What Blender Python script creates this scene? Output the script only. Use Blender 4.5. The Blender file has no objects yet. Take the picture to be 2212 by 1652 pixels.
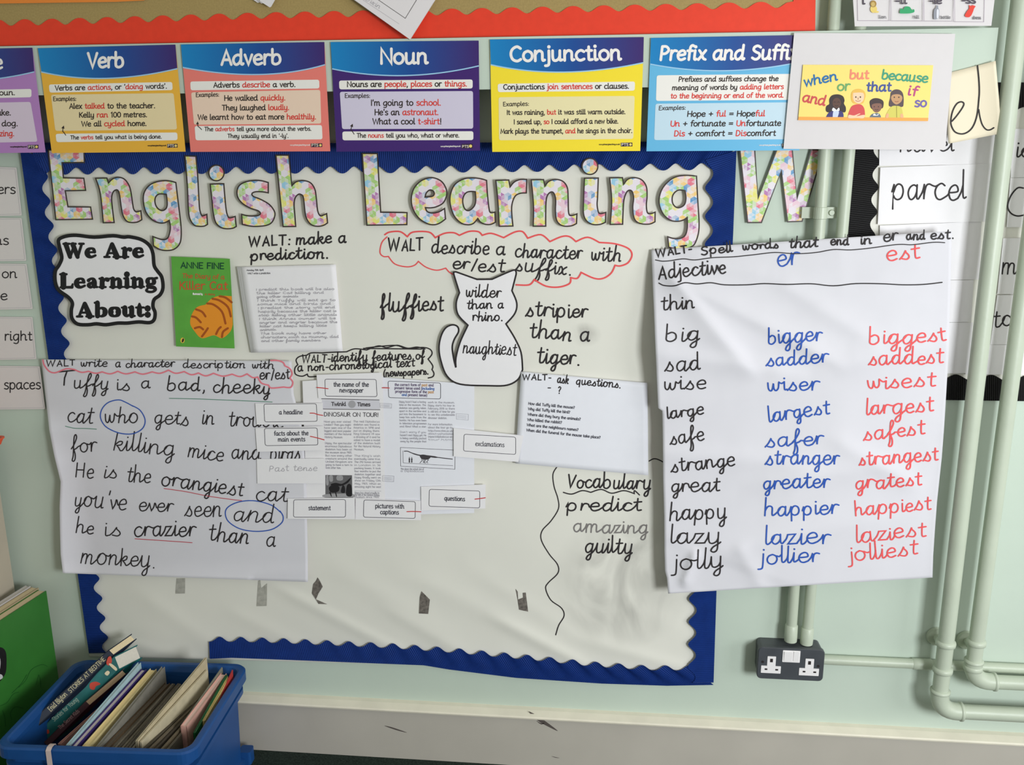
import bpy, math, random
from mathutils import Vector, geometry

# ------------------------------------------------------------------ camera
W, H, F = 2212.0, 1652.0, 2000.0
YAW, PITCH, ROLL = -0.10252822, 0.24643277, -0.00665755
CAM = Vector((0.0, -1.95380607, 1.44167373))
cy, sy, cp, sp, cr_, sr_ = (math.cos(YAW), math.sin(YAW), math.cos(PITCH), math.sin(PITCH), math.cos(ROLL), math.sin(ROLL))
FWD = Vector((sy*cp, cy*cp, -sp))
_r = Vector((cy, -sy, 0.0)); _u = _r.cross(FWD)
RGT = _r*cr_ + _u*sr_
UPV = _u*cr_ - _r*sr_
scn = bpy.context.scene
COL = scn.collection
camd = bpy.data.cameras.new('camera'); cam = bpy.data.objects.new('camera', camd); COL.objects.link(cam)
camd.sensor_fit = 'HORIZONTAL'; camd.sensor_width = 36.0; camd.lens = 36.0*F/W; camd.clip_start = 0.02
from mathutils import Matrix
m3 = Matrix((RGT, UPV, -FWD)).transposed()
cam.matrix_world = Matrix.Translation(CAM) @ m3.to_4x4()
scn.camera = cam

# ------------------------------------------------------------------ light
scn.view_settings.view_transform = 'Standard'
scn.view_settings.look = 'None'
scn.view_settings.exposure = 0.0
scn.view_settings.gamma = 1.0
scn.view_settings.use_curve_mapping = False
wd = bpy.data.worlds.new('room_world'); scn.world = wd; wd.use_nodes = True
wd.node_tree.nodes['Background'].inputs[0].default_value = (1.0, 0.965, 0.91, 1)
wd.node_tree.nodes['Background'].inputs[1].default_value = 0.45
def area(name, loc, target, sx, sz, power, col):
    l = bpy.data.lights.new(name, 'AREA'); l.shape = 'RECTANGLE'; l.size = sx; l.size_y = sz; l.energy = power; l.color = col
    o = bpy.data.objects.new(name, l); COL.objects.link(o); o.location = loc
    o.rotation_euler = (Vector(target)-Vector(loc)).to_track_quat('-Z', 'Y').to_euler()
    return o
# daylight from the classroom window behind and to the right of the photographer
area('window_daylight', (1.5, -2.35, 1.22), (0.1, 0.0, 0.8), 0.58, 0.72, 50.0, (0.93, 0.975, 1.0))
area('added_right_fill', (3.5, -2.3, 1.45), (0.3, 0.0, 0.8), 1.3, 1.3, 30.0, (0.95, 0.98, 1.0))  # added fill lamp, lightens the shadows on the right side

# ------------------------------------------------------------------ helpers
def hit(px, py, d=0.0):
    a = (px-W/2)/F; b = -(py-H/2)/F
    vx = RGT.x*a+UPV.x*b+FWD.x; vy = RGT.y*a+UPV.y*b+FWD.y; vz = RGT.z*a+UPV.z*b+FWD.z
    t = (-d-CAM.y)/vy
    return Vector((CAM.x+vx*t, -d, CAM.z+vz*t))
def hz(px, py, z):
    a = (px-W/2)/F; b = -(py-H/2)/F
    v = RGT*a+UPV*b+FWD
    return CAM+v*((z-CAM.z)/v.z)
def proj(p):
    v = Vector(p)-CAM; w = v.dot(FWD)
    return (W/2+F*v.dot(RGT)/w, H/2-F*v.dot(UPV)/w)
def lin(c):
    c = c/255.0
    return c/12.92 if c <= 0.04045 else ((c+0.055)/1.055)**2.4
MATS = {}
def mat(name, rgb, rough=0.75, spec=0.3, var=0.0, scale=30.0, bump=0.0, bscale=300.0):
    if name in MATS: return MATS[name]
    m = bpy.data.materials.new(name); m.use_nodes = True
    nt = m.node_tree; b = nt.nodes['Principled BSDF']
    c = tuple(lin(v) for v in rgb)+(1.0,)
    b.inputs['Base Color'].default_value = c
    b.inputs['Roughness'].default_value = rough
    b.inputs['Specular IOR Level'].default_value = spec
    tc = None
    if var or bump:
        tc = nt.nodes.new('ShaderNodeTexCoord')
    if var:
        n = nt.nodes.new('ShaderNodeTexNoise'); n.inputs['Scale'].default_value = scale; n.inputs['Detail'].default_value = 5
        r = nt.nodes.new('ShaderNodeValToRGB')
        r.color_ramp.elements[0].position = 0.3; r.color_ramp.elements[1].position = 0.7
        r.color_ramp.elements[0].color = tuple(v*(1-var) for v in c[:3])+(1,)
        r.color_ramp.elements[1].color = tuple(min(1, v*(1+var*0.5)) for v in c[:3])+(1,)
        nt.links.new(tc.outputs['Object'], n.inputs['Vector']); nt.links.new(n.outputs['Fac'], r.inputs['Fac'])
        nt.links.new(r.outputs['Color'], b.inputs['Base Color'])
    if bump:
        n2 = nt.nodes.new('ShaderNodeTexNoise'); n2.inputs['Scale'].default_value = bscale; n2.inputs['Detail'].default_value = 4
        bp = nt.nodes.new('ShaderNodeBump'); bp.inputs['Strength'].default_value = bump; bp.inputs['Distance'].default_value = 0.002
        nt.links.new(tc.outputs['Object'], n2.inputs['Vector']); nt.links.new(n2.outputs['Fac'], bp.inputs['Height'])
        nt.links.new(bp.outputs['Normal'], b.inputs['Normal'])
    MATS[name] = m
    return m

def cr(ox, oy, s):
    return (ox, oy, s)
FULL = (0.0, 0.0, 1.0)
_pc = {}
def parse(s):
    if s not in _pc:
        out = []
        for t in s.split():
            k = t.endswith('!'); t = t.rstrip('!')
            v = [float(q) for q in t.split(',')]
            out.append((v[0], v[1], v[2] if len(v) > 2 else None, k))
        _pc[s] = out
    return _pc[s]
def crom(p0, p1, p2, p3, t):
    return tuple(0.5*((2*b)+(-a+c)*t+(2*a-5*b+4*c-d)*t*t+(-a+3*b-3*c+d)*t*t*t) for a, b, c, d in zip(p0, p1, p2, p3))
def smooth(pts, n=5, closed=False):
    """pts: (x,y,w,corner) -> sampled (x,y,w); corners keep their angle"""
    P = [(p[0], p[1], p[2] if p[2] is not None else 1.0) for p in pts]
    K = [p[3] for p in pts]
    N = len(P)
    if N == 1: return P
    if N == 2 and not closed: return P
    out = []
    segs = N if closed else N-1
    for i in range(segs):
        a, b = P[i], P[(i+1) % N]
        if (K[i] or (i == 0 and not closed)) and (K[(i+1) % N] or (i == segs-1 and not closed)):
            out.append(a); continue
        p0 = P[(i-1) % N] if not (K[i] or (i == 0 and not closed)) else a
        p3 = P[(i+2) % N] if not (K[(i+1) % N] or (i == segs-1 and not closed)) else b
        for k in range(n):
            out.append(crom(p0, a, b, p3, k/n))
    if not closed: out.append(P[-1])
    return out
def spl(s, c=FULL, n=5, closed=False):
    return [(c[0]+x/c[2], c[1]+y/c[2]) for x, y, w in smooth(parse(s), n, closed)]
def pts(s, c=FULL):
    return [(c[0]+p[0]/c[2], c[1]+p[1]/c[2]) for p in parse(s)]

class MB:
    def __init__(self):
        self.v = []; self.f = []; self.m = []; self.k = 0
    def face(self, ids, mi=0):
        self.f.append(tuple(ids)); self.m.append(mi)
    def jit(self):
        self.k += 1
        return (self.k % 12)*0.000012
    def put(self, px, py, d, e=0.0):
        dd = d(px, py) if callable(d) else d
        self.v.append(hit(px, py, dd+e)); return len(self.v)-1
    def poly(self, p, d, mi=0, holes=(), thick=0.0, back=False):
        loops = [list(p)]+[list(h) for h in holes]
        tri = geometry.tessellate_polygon([[Vector((x, -y, 0)) for x, y in l] for l in loops])
        flat = [q for l in loops for q in l]
        e = self.jit()
        base = len(self.v)
        for x, y in flat: self.put(x, y, d, e)
        for t in tri: self.face([base+i for i in t], mi)
        if thick:
            b2 = len(self.v)
            for x, y in flat: self.put(x, y, d, e-thick)
            o = 0
            for l in loops:
                n = len(l)
                for i in range(n):
                    j = (i+1) % n
                    self.face([base+o+i, base+o+j, b2+o+j, b2+o+i], mi)
                o += n
    def ribbon(self, p, w, d, mi=0, closed=False, rnd=4):
        """p: list of (x,y) or (x,y,wf)"""
        q = []
        for a in p:
            if not q or abs(a[0]-q[-1][0])+abs(a[1]-q[-1][1]) > 1e-6: q.append(a)
        if closed and len(q) > 2 and abs(q[0][0]-q[-1][0])+abs(q[0][1]-q[-1][1]) < 1e-6: q.pop()
        e = self.jit()
        ww = [w*(a[2] if len(a) > 2 else 1.0)/2 for a in q]
        if len(q) == 1:
            x, y = q[0][0], q[0][1]; r = ww[0]*1.3; b = len(self.v)
            for k in range(8): self.put(x+r*math.cos(k*math.pi/4), y+r*math.sin(k*math.pi/4), d, e)
            self.face(range(b, b+8), mi); return
        if callable(d):
            q2 = [q[0]]; w2 = [ww[0]]
            n0 = len(q)
            for i in range(1, n0+(1 if closed else 0)):
                a, b = q[i-1], q[i % n0]; L = math.hypot(b[0]-a[0], b[1]-a[1]); s = max(1, int(L/9))
                for k in range(1, s+1):
                    if closed and i == n0 and k == s: break
                    t = k/s
                    q2.append((a[0]+(b[0]-a[0])*t, a[1]+(b[1]-a[1])*t)); w2.append(ww[i-1]+(ww[i % n0]-ww[i-1])*t)
            q, ww = q2, w2
        n = len(q)
        L = []; R = []
        for i in range(n):
            a = q[(i-1) % n] if (closed or i > 0) else q[i]
            c = q[(i+1) % n] if (closed or i < n-1) else q[i]
            b = q[i]
            t1 = (b[0]-a[0], b[1]-a[1]); t2 = (c[0]-b[0], c[1]-b[1])
            l1 = math.hypot(*t1) or 1; l2 = math.hypot(*t2) or 1
            if t1 == (0, 0): t1, l1 = t2, l2
            if t2 == (0, 0): t2, l2 = t1, l1
            ux, uy = t1[0]/l1+t2[0]/l2, t1[1]/l1+t2[1]/l2
            lu = math.hypot(ux, uy)
            if lu < 0.35: ux, uy = t1[0]/l1, t1[1]/l1; lu = 1.0; k = 1.0
            else:
                k = min(2.0, 2.0/lu)
            nx, ny = -uy/lu*ww[i]*k, ux/lu*ww[i]*k
            L.append((b[0]+nx, b[1]+ny)); R.append((b[0]-nx, b[1]-ny))
        b = len(self.v)
        for i in range(n):
            self.put(L[i][0], L[i][1], d, e+i*2.5e-6); self.put(R[i][0], R[i][1], d, e+i*2.5e-6)
        for i in range(n-1 if not closed else n):
            j = (i+1) % n
            self.face([b+2*i, b+2*i+1, b+2*j+1, b+2*j], mi)
        if rnd and not closed:
            for i, o in ((0, 1), (n-1, n-2)):
                dx, dy = q[i][0]-q[o][0], q[i][1]-q[o][1]; l = math.hypot(dx, dy) or 1
                dx, dy = dx/l, dy/l; r = ww[i]
                ids = [b+2*i]
                for k in range(1, rnd):
                    a = math.pi*k/rnd
                    if i == 0: nx, ny = (L[0][0]-q[0][0]), (L[0][1]-q[0][1])
                    else: nx, ny = (L[i][0]-q[i][0]), (L[i][1]-q[i][1])
                    ids.append(self.put(q[i][0]+nx*math.cos(a)+dx*r*math.sin(a), q[i][1]+ny*math.cos(a)+dy*r*math.sin(a), d, e))
                ids.append(b+2*i+1)
                self.face(ids, mi)
    def box(self, x0, x1, y0, y1, z0, z1, mi=0):
        b = len(self.v)
        for x in (x0, x1):
            for y in (y0, y1):
                for z in (z0, z1): self.v.append(Vector((x, y, z)))
        for q in ((0, 1, 3, 2), (4, 6, 7, 5), (0, 4, 5, 1), (2, 3, 7, 6), (0, 2, 6, 4), (1, 5, 7, 3)):
            self.face([b+i for i in q], mi)
    def prism(self, O, U, V, Wv, mi=0):
        """box from corner O and three edge vectors"""
        b = len(self.v)
        for i in (0, 1):
            for j in (0, 1):
                for k in (0, 1): self.v.append(O+U*i+V*j+Wv*k)
        for q in ((0, 1, 3, 2), (4, 6, 7, 5), (0, 4, 5, 1), (2, 3, 7, 6), (0, 2, 6, 4), (1, 5, 7, 3)):
            self.face([b+i for i in q], mi)
    def tube(self, path, r, mi=0, seg=20, cap=True):
        n = len(path); rr = r if isinstance(r, (list, tuple)) else [r]*n
        b = len(self.v)
        up = None
        for i, p in enumerate(path):
            t = (path[min(i+1, n-1)]-path[max(i-1, 0)]).normalized()
            if up is None:
                up = Vector((0, -1, 0)) if abs(t.y) < 0.9 else Vector((1, 0, 0))
            a = (up-t*up.dot(t)).normalized(); up = a; c = t.cross(a)
            for k in range(seg):
                th = 2*math.pi*k/seg
                self.v.append(p+a*(rr[i]*math.cos(th))+c*(rr[i]*math.sin(th)))
        for i in range(n-1):
            for k in range(seg):
                k2 = (k+1) % seg
                self.face([b+i*seg+k, b+i*seg+k2, b+(i+1)*seg+k2, b+(i+1)*seg+k], mi)
        if cap:
            for o, s in ((b, -1), (b+(n-1)*seg, 1)):
                c0 = len(self.v); self.v += [Vector(self.v[o+k]) for k in range(seg)]; self.face([c0+k for k in range(seg)][::s], mi)
    def loft(self, loops, mi=0, cap0=True, cap1=True):
        b = len(self.v); n = len(loops[0])
        for l in loops:
            for p in l: self.v.append(Vector(p))
        for i in range(len(loops)-1):
            for k in range(n):
                k2 = (k+1) % n
                self.face([b+i*n+k, b+i*n+k2, b+(i+1)*n+k2, b+(i+1)*n+k], mi)
        if cap0: self.face([b+k for k in range(n)][::-1], mi)
        if cap1: self.face([b+(len(loops)-1)*n+k for k in range(n)], mi)
    def sheet(self, left, right, d, nx, ny, mi=0, thick=0.0004):
        """paper whose rows run from the left polyline to the right polyline (pixels)"""
        def at(pl, t):
            n = len(pl)-1; i = min(int(t*n), n-1); f = t*n-i
            return (pl[i][0]+(pl[i+1][0]-pl[i][0])*f, pl[i][1]+(pl[i+1][1]-pl[i][1])*f)
        b = len(self.v)
        for e in (0.0, -thick):
            for j in range(ny+1):
                l, r = at(left, j/ny), at(right, j/ny)
                for i in range(nx+1):
                    t = i/nx
                    self.put(l[0]+(r[0]-l[0])*t, l[1]+(r[1]-l[1])*t, d, e)
        M = (nx+1)*(ny+1)
        for j in range(ny):
            for i in range(nx):
                a = b+j*(nx+1)+i
                self.face([a, a+nx+1, a+nx+2, a+1], mi)
                self.face([M+a, M+a+1, M+a+nx+2, M+a+nx+1], mi)
        ring = [b+i for i in range(nx+1)]+[b+j*(nx+1)+nx for j in range(1, ny+1)]+[b+ny*(nx+1)+i for i in range(nx-1, -1, -1)]+[b+j*(nx+1) for j in range(ny-1, 0, -1)]
        for i in range(len(ring)):
            j = (i+1) % len(ring)
            self.face([ring[i], ring[j], ring[j]+M, ring[i]+M], mi)
    def build(self, name, mats, parent=None, label=None, cat=None, group=None, kind=None, smooth=False):
        me = bpy.data.meshes.new(name)
        vs = self.v
        lo = Vector((min(p.x for p in vs), min(p.y for p in vs), min(p.z for p in vs)))
        hi = Vector((max(p.x for p in vs), max(p.y for p in vs), max(p.z for p in vs)))
        org = Vector(((lo.x+hi.x)/2, hi.y, lo.z))
        me.from_pydata([tuple(p-org) for p in vs], [], self.f)
        if not isinstance(mats, (list, tuple)): mats = [mats]
        for m in mats: me.materials.append(m)
        me.polygons.foreach_set('material_index', self.m)
        me.polygons.foreach_set('use_smooth', [smooth]*len(self.f))
        me.update()
        o = bpy.data.objects.new(name, me); COL.objects.link(o)
        ORG[o.name] = org
        if parent:
            o.parent = parent; o.location = org-ORG[parent.name]
        else:
            o.location = org
        tag(o, label, cat, group, kind)
        return o
ORG = {}
def tag(o, label=None, cat=None, group=None, kind=None):
    if label: o['label'] = label
    if cat: o['category'] = cat
    if group: o['group'] = group
    if kind: o['kind'] = kind
    return o
def empty(name, loc, label, cat, group=None):
    o = bpy.data.objects.new(name, None); COL.objects.link(o); o.location = loc; o.empty_display_size = 0.02
    ORG[o.name] = Vector(loc)
    return tag(o, label, cat, group)

# ------------------------------------------------------------------ lettering
# single-line letter shapes: baseline 0, x-height 10, ascender 15.5; "!" marks an angular point
BOWL = '8.6,8.7 5.5,10 2,8.3 .5,4.8 1.6,1.2 4,0 7,2 8.6,5.5'
G = {
 'a': (11.4, BOWL, '8.7,10 8.5,3 9,.6 10.2,.2 11,1'),
 'b': (10.6, '1,15.5 1,6 1,3 1.6,1 4.5,0 8,1.6 9.2,5 7.8,9 5,10 2.5,8.8 1,6'),
 'c': (9.4, '8.4,8.6 5.5,10 2,8.3 .5,4.8 2,1.2 5,0 8.6,1.3'),
 'd': (11.4, BOWL, '8.7,15.5 8.6,8 8.5,3 9,.6 10.2,.2 11,1'),
 'e': (9.8, '.8,5 4,5.1 8.3,6 7.6,9 5,10 1.8,8.2 .5,4.8 2,1.1 5,0 8.8,1.4'),
 'f': (6.8, '7.2,14.6 5.2,15.5 3.3,13.8 2.8,9 2.8,0', '.3,9.7 6,9.7'),
 'g': (10.6, BOWL, '8.7,10 8.6,4 8.5,-1 7.3,-4.3 4.5,-5.3 1.2,-4.4'),
 'h': (11.2, '1,15.5 1,0', '1,6 3,9 5.5,10 7.8,8.6 8.2,6 8.2,2.2 8.8,.3 10.5,.8'),
 'i': (4.4, '1.2,10 1.2,2 2,.2 3.7,.8', '1.3,13.9'),
 'j': (4.6, '2.7,10 2.7,-2 1.6,-4.6 -1,-5', '2.8,13.9'),
 'k': (9.4, '1,15.5 1,0', '7.6,9.8 1.2,4.8', '3.4,6 5.8,2.2 7.6,.3 9,.6'),
 'l': (4.4, '1.2,15.5 1.2,2 2,.2 3.7,.8'),
 'm': (15.5, '1,10 1,0', '1,6.5 2.8,9.2 4.8,10 6.6,8.6 6.8,6 6.8,0', '6.8,6.5 8.6,9.2 10.6,10 12.4,8.6 12.6,6 12.6,2.2 13.2,.3 14.8,.8'),
 'n': (11.2, '1,10 1,0', '1,6 3,9 5.5,10 7.8,8.6 8.2,6 8.2,2.2 8.8,.3 10.5,.8'),
 'o': (10.6, '5,10 1.8,8.4 .5,5 1.8,1.5 5,0 8.2,1.5 9.5,5 8.2,8.4 5,10'),
 'p': (10.6, '1,10 1,-5.2', '1,6 2.5,8.8 5,10 8,8.6 9.2,5 8,1.4 5,0 2.4,1 1,3.5'),
 'q': (10.8, BOWL, '8.7,10 8.6,-5.2'),
 'r': (7.4, '1,10 1,0', '1,6 2.5,8.8 4.5,10 7,9.5'),
 's': (8.4, '7.2,8.9 4.5,10 1.8,9 1.3,7.2 3,5.7 6,4.5 7.5,2.7 6.5,.8 4,0 .8,1'),
 't': (7.2, '3,13.5 3,2.5 3.8,.4 6.5,.7', '.5,9.7 6,9.7'),
 'u': (11.2, '1,10 1,4 1.8,.8 4,0 6.8,1.6 8.2,4.5', '8.3,10 8.2,2.2 8.8,.3 10.5,.8'),
 'v': (8.8, '.5,10 4.2,0! 8,10'),
 'w': (12.8, '.5,10 3.2,0! 6.2,9! 9.2,0! 12,10'),
 'x': (9.2, '.6,10 3,7 6,1.5 8.6,.2', '8,10 .6,0'),
 'y': (10.2, '1,10 1,4 1.8,.8 4,0 6.8,1.6 8.2,4.5', '8.3,10 8.1,-1 7,-4.3 4.3,-5.3 1,-4.4'),
 'z': (9, '.8,9.8 7.6,9.8! .8,.1! 8.2,.1'),
 'A': (11.4, '.5,0 5.5,14.5! 10.6,0', '2.3,5 8.8,5'),
 'B': (10.8, '1.2,14.5! 1.2,0!', '1.2,14.5! 6,14.2 8,11 6,7.7 1.2,7.6! 6.5,7.2 9,4 6.5,.3 1.2,0!'),
 'C': (12, '10.6,12.6 7,14.5 2.5,12 .8,7.2 2.5,2 7,0 10.8,1.8'),
 'D': (12.4, '1.2,14.5! 1.2,0!', '1.2,14.5! 7,13.6 10.6,7.2 7,.8 1.2,0!'),
 'E': (9.8, '8.6,14.5 1.2,14.5! 1.2,0! 8.9,0', '1.2,7.5 7.6,7.5'),
 'F': (9.4, '8.6,14.5 1.2,14.5! 1.2,0', '1.2,7.5 7.4,7.5'),
 'G': (12.4, '10.6,12.6 7,14.5 2.5,12 .8,7.2 2.5,2 7,0 10.8,1.6! 10.8,6.5! 7,6.5'),
 'H': (12.4, '1.2,14.5 1.2,0', '10.8,14.5 10.8,0', '1.2,7.4 10.8,7.4'),
 'I': (3.4, '1.6,14.5 1.6,0'),
 'J': (6.4, '4.6,14.5 4.6,3 3.4,.4 .4,.3'),
 'K': (11, '1.2,14.5 1.2,0', '9.6,14.5 1.4,6.4', '3.6,8.4 10,0'),
 'L': (9, '1.2,14.5 1.2,0! 8.4,0'),
 'M': (14.6, '1,0 2.2,14.5! 7.2,3! 12.2,14.5! 13.4,0'),
 'N': (12.8, '1.2,0 1.2,14.5! 11.2,0! 11.2,14.5'),
 'O': (14, '7,14.5 2.5,12.3 .8,7.2 2.5,2 7,0 11.5,2 13.2,7.2 11.5,12.3 7,14.5'),
 'P': (10.4, '1.2,14.5 1.2,0', '1.2,14.5! 6,14.3 9,10.7 6,7 1.2,6.6!'),
 'R': (11, '1.2,14.5 1.2,0', '1.2,14.5! 6,14.3 9,10.8 6,7.5 1.2,7.2!', '5.5,7.2 10,0'),
 'S': (10.4, '9,12.9 5.5,14.5 2,13 1.5,10 4.5,7.8 8,6.2 9,3.2 7,.6 4,0 .8,1.6'),
 'T': (11, '5.5,14.5 5.5,0', '.4,14.5 10.6,14.5'),
 'U': (12.2, '1.2,14.5 1.2,5 2.6,1.2 6.2,0 9.6,1.2 11,5 11,14.5'),
 'V': (11.4, '.5,14.5 5.6,0! 10.8,14.5'),
 'W': (17, '.5,14.5 4.4,0! 8.5,13! 12.6,0! 16.5,14.5'),
 'Y': (11, '.5,14.5 5.5,7! 10.5,14.5', '5.5,7 5.5,0'),
 '0': (10.6, '5,14.5 1.7,12 .8,7.2 1.7,2.2 5,0 8.4,2.2 9.3,7.2 8.4,12 5,14.5'),
 '1': (6.4, '1,12 3.8,14.5! 3.8,0'),
 '2': (9.6, '1,12 4.5,14.5 7.8,12.5 7.6,9 1,0! 8.6,0'),
 '3': (9.6, '1,13 4.5,14.5 7.6,12 6.5,8.6 4,7.8! 7.4,6.5 8.2,3 5.5,.2 1,1'),
 '5': (9.6, '8,14.5 2,14.5! 1.6,8.3! 5.5,8.8 8.2,5 6.2,.6 1,.6'),
 '6': (10, '7.8,13.6 3,11 1,5 3,.4 6.5,.4 8.6,4 6.5,7.6 3,7 1,4.6'),
 '8': (10, '5,7.8 2,10.5 5,14.5 8,10.5 5,7.8 1.2,4 5,0 8.8,4 5,7.8'),
 '9': (10, '8.6,10.5 6,14.5 1.6,12.5 2,8 6,7 8.6,10.5 8.4,4 7,0'),
 '.': (4, '1.6,.4'), ',': (4, '1.9,.8 1.8,-1.2 .8,-3'), ':': (4.2, '1.8,.6', '1.8,7.6'), "'": (3.4, '1.8,15 1.3,11.5'),
 '`': (3.4, '2.2,15 1.6,13 1.8,11.5'), '!': (4, '1.7,14.5 1.7,4', '1.7,.4'), '?': (9, '1,12 4,14.5 7.4,12 6,8.6 4,6.4 4,4', '4,.4'),
 '-': (7, '1,5.2 5.8,5.2'), '+': (11.5, '1,6.5 10,6.5', '5.5,11 5.5,2'), '=': (11.5, '1,8.5 10,8.5', '1,4.6 10,4.6'),
 '/': (6.5, '5.8,15 .6,-1'), '(': (5.5, '4.6,16 1.6,10 1.4,3 4,-3'), ')': (5.5, '.8,16 3.8,10 4,3 1.4,-3'), ' ': (6.2,),
}
# joined-up variants
GC = dict(G)
GC.update({
 's': (8.6, '-1,.6 2,4.5 4.6,10! 4.6,8 7,5 7.6,2.2 5.5,.1 1.4,1'),
 'f': (8.4, '0,4 3.4,8.5 6.4,15 5.6,18.5 3.7,16.5 2.8,8 2.2,-3 .9,-8 2.6,-9.2 4.4,-7 4.6,-2 3.4,2.6 6,4 8,5.6'),
 'r': (8.2, '.8,9.5 1.2,0! 1.4,4 2.6,8.6 5,9.8 7.6,9'),
 'z': (9, '.8,9.6 7.6,9.8! 1,.3! 8.2,.4 9,1'),
 'g': (10.8, BOWL, '8.7,10 8.4,0 7.8,-6 5.4,-8 3.2,-6.6 4.6,-3.4 8.6,-.4 10.6,1.6'),
 'y': (10.6, '1,10 1,4 1.8,.8 4,0 6.8,1.6 8.2,4.5', '8.5,10 8,0 7.4,-6 5,-8 2.8,-6.6 4.4,-3.4 8.4,-.6 10.2,1'),
 'p': (10.8, '-.6,5 1,10! 1,-6', '1,5 2.5,8.6 5,10 8,8.6 9.2,5 8,1.4 5,0 2.4,.8 1,2.5'),
 'k': (9.8, '1,18 1,0', '1,5.5 4.5,9.5 7.6,9.6 7,6.6 3,5.2! 5.5,2.8 7.4,.4 9.4,.8'),
 'b': (10.6, '1,18.5 1,7 1,2 3,.1 6,.2 9,3 8.6,7.6 5.4,9.6 2,8'),
 'd': (11.6, BOWL, '8.9,18.5 8.6,8 8.5,3 9,.6 10.2,.2 11.2,1'),
 'h': (11.2, '1.2,18.5 1,0', '1,5 3,8.6 5.5,9.8 7.8,8.6 8.2,6 8.2,2.2 8.8,.3 10.5,.8'),
 'l': (4.6, '1.4,18.5 1.2,6 1.4,1.6 2.4,.2 4,.9'),
 't': (7.6, '3.4,15 3,8 3,2.5 4,.4 6.9,.9', '-.2,10.4 7,11'),
 'n': (11, '1,10 .8,0', '.8,4.5 3,8.6 5.5,9.8 7.6,8.4 7.8,5.6 7.8,2 8.4,.3 10.3,.9'),
 'm': (15.2, '1,10 .8,0', '.8,4.5 2.8,9 4.6,9.8 6.4,8.6 6.4,0', '6.4,4.5 8.4,9 10.4,9.8 12.2,8.6 12.4,5.6 12.4,2.2 13,.3 14.7,.9'),
 'w': (13, '.6,9.6 1.2,3 3.2,.3 5,2 6.2,8.8! 6.6,3 8.6,.3 11,3 11.6,9.4 12.4,9'),
 'v': (9, '.5,9.6 3.8,.3! 6.6,5 7.4,9.4 8.6,9'),
 'x': (9.4, '.4,8.6 2.6,9.6 4,6 4.6,2 6.4,.2 8.8,1.4', '8.6,9.4 5,6.5 3,2 .6,.2'),
})
JOIN_OUT = set('acdehiklmntugyfz')
JOIN_TOP = set('orvwb')
START = {'a': (3.4, 9.3), 'c': (3.4, 9.3), 'd': (3.4, 9.3), 'g': (3.4, 9.3), 'q': (3.4, 9.3), 'o': (3, 9.3), 'e': (.8, 5), 'b': (1, 8.5), 'h': (1.1, 8.5), 'k': (1, 8.5),
         'l': (1.3, 9), 't': (3.1, 9.5), 's': (3, 6.6), 'f': (2.6, 7.2), 'i': (1.2, 9.8), 'j': (2.7, 9.8), 'm': (1, 9.8), 'n': (1, 9.8), 'p': (.8, 9), 'r': (.9, 9.4), 'u': (1, 9.8),
         'y': (1, 9.8), 'v': (.6, 9.4), 'w': (.6, 9.4), 'z': (.9, 9.5), 'x': (.6, 8.8)}
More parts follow.
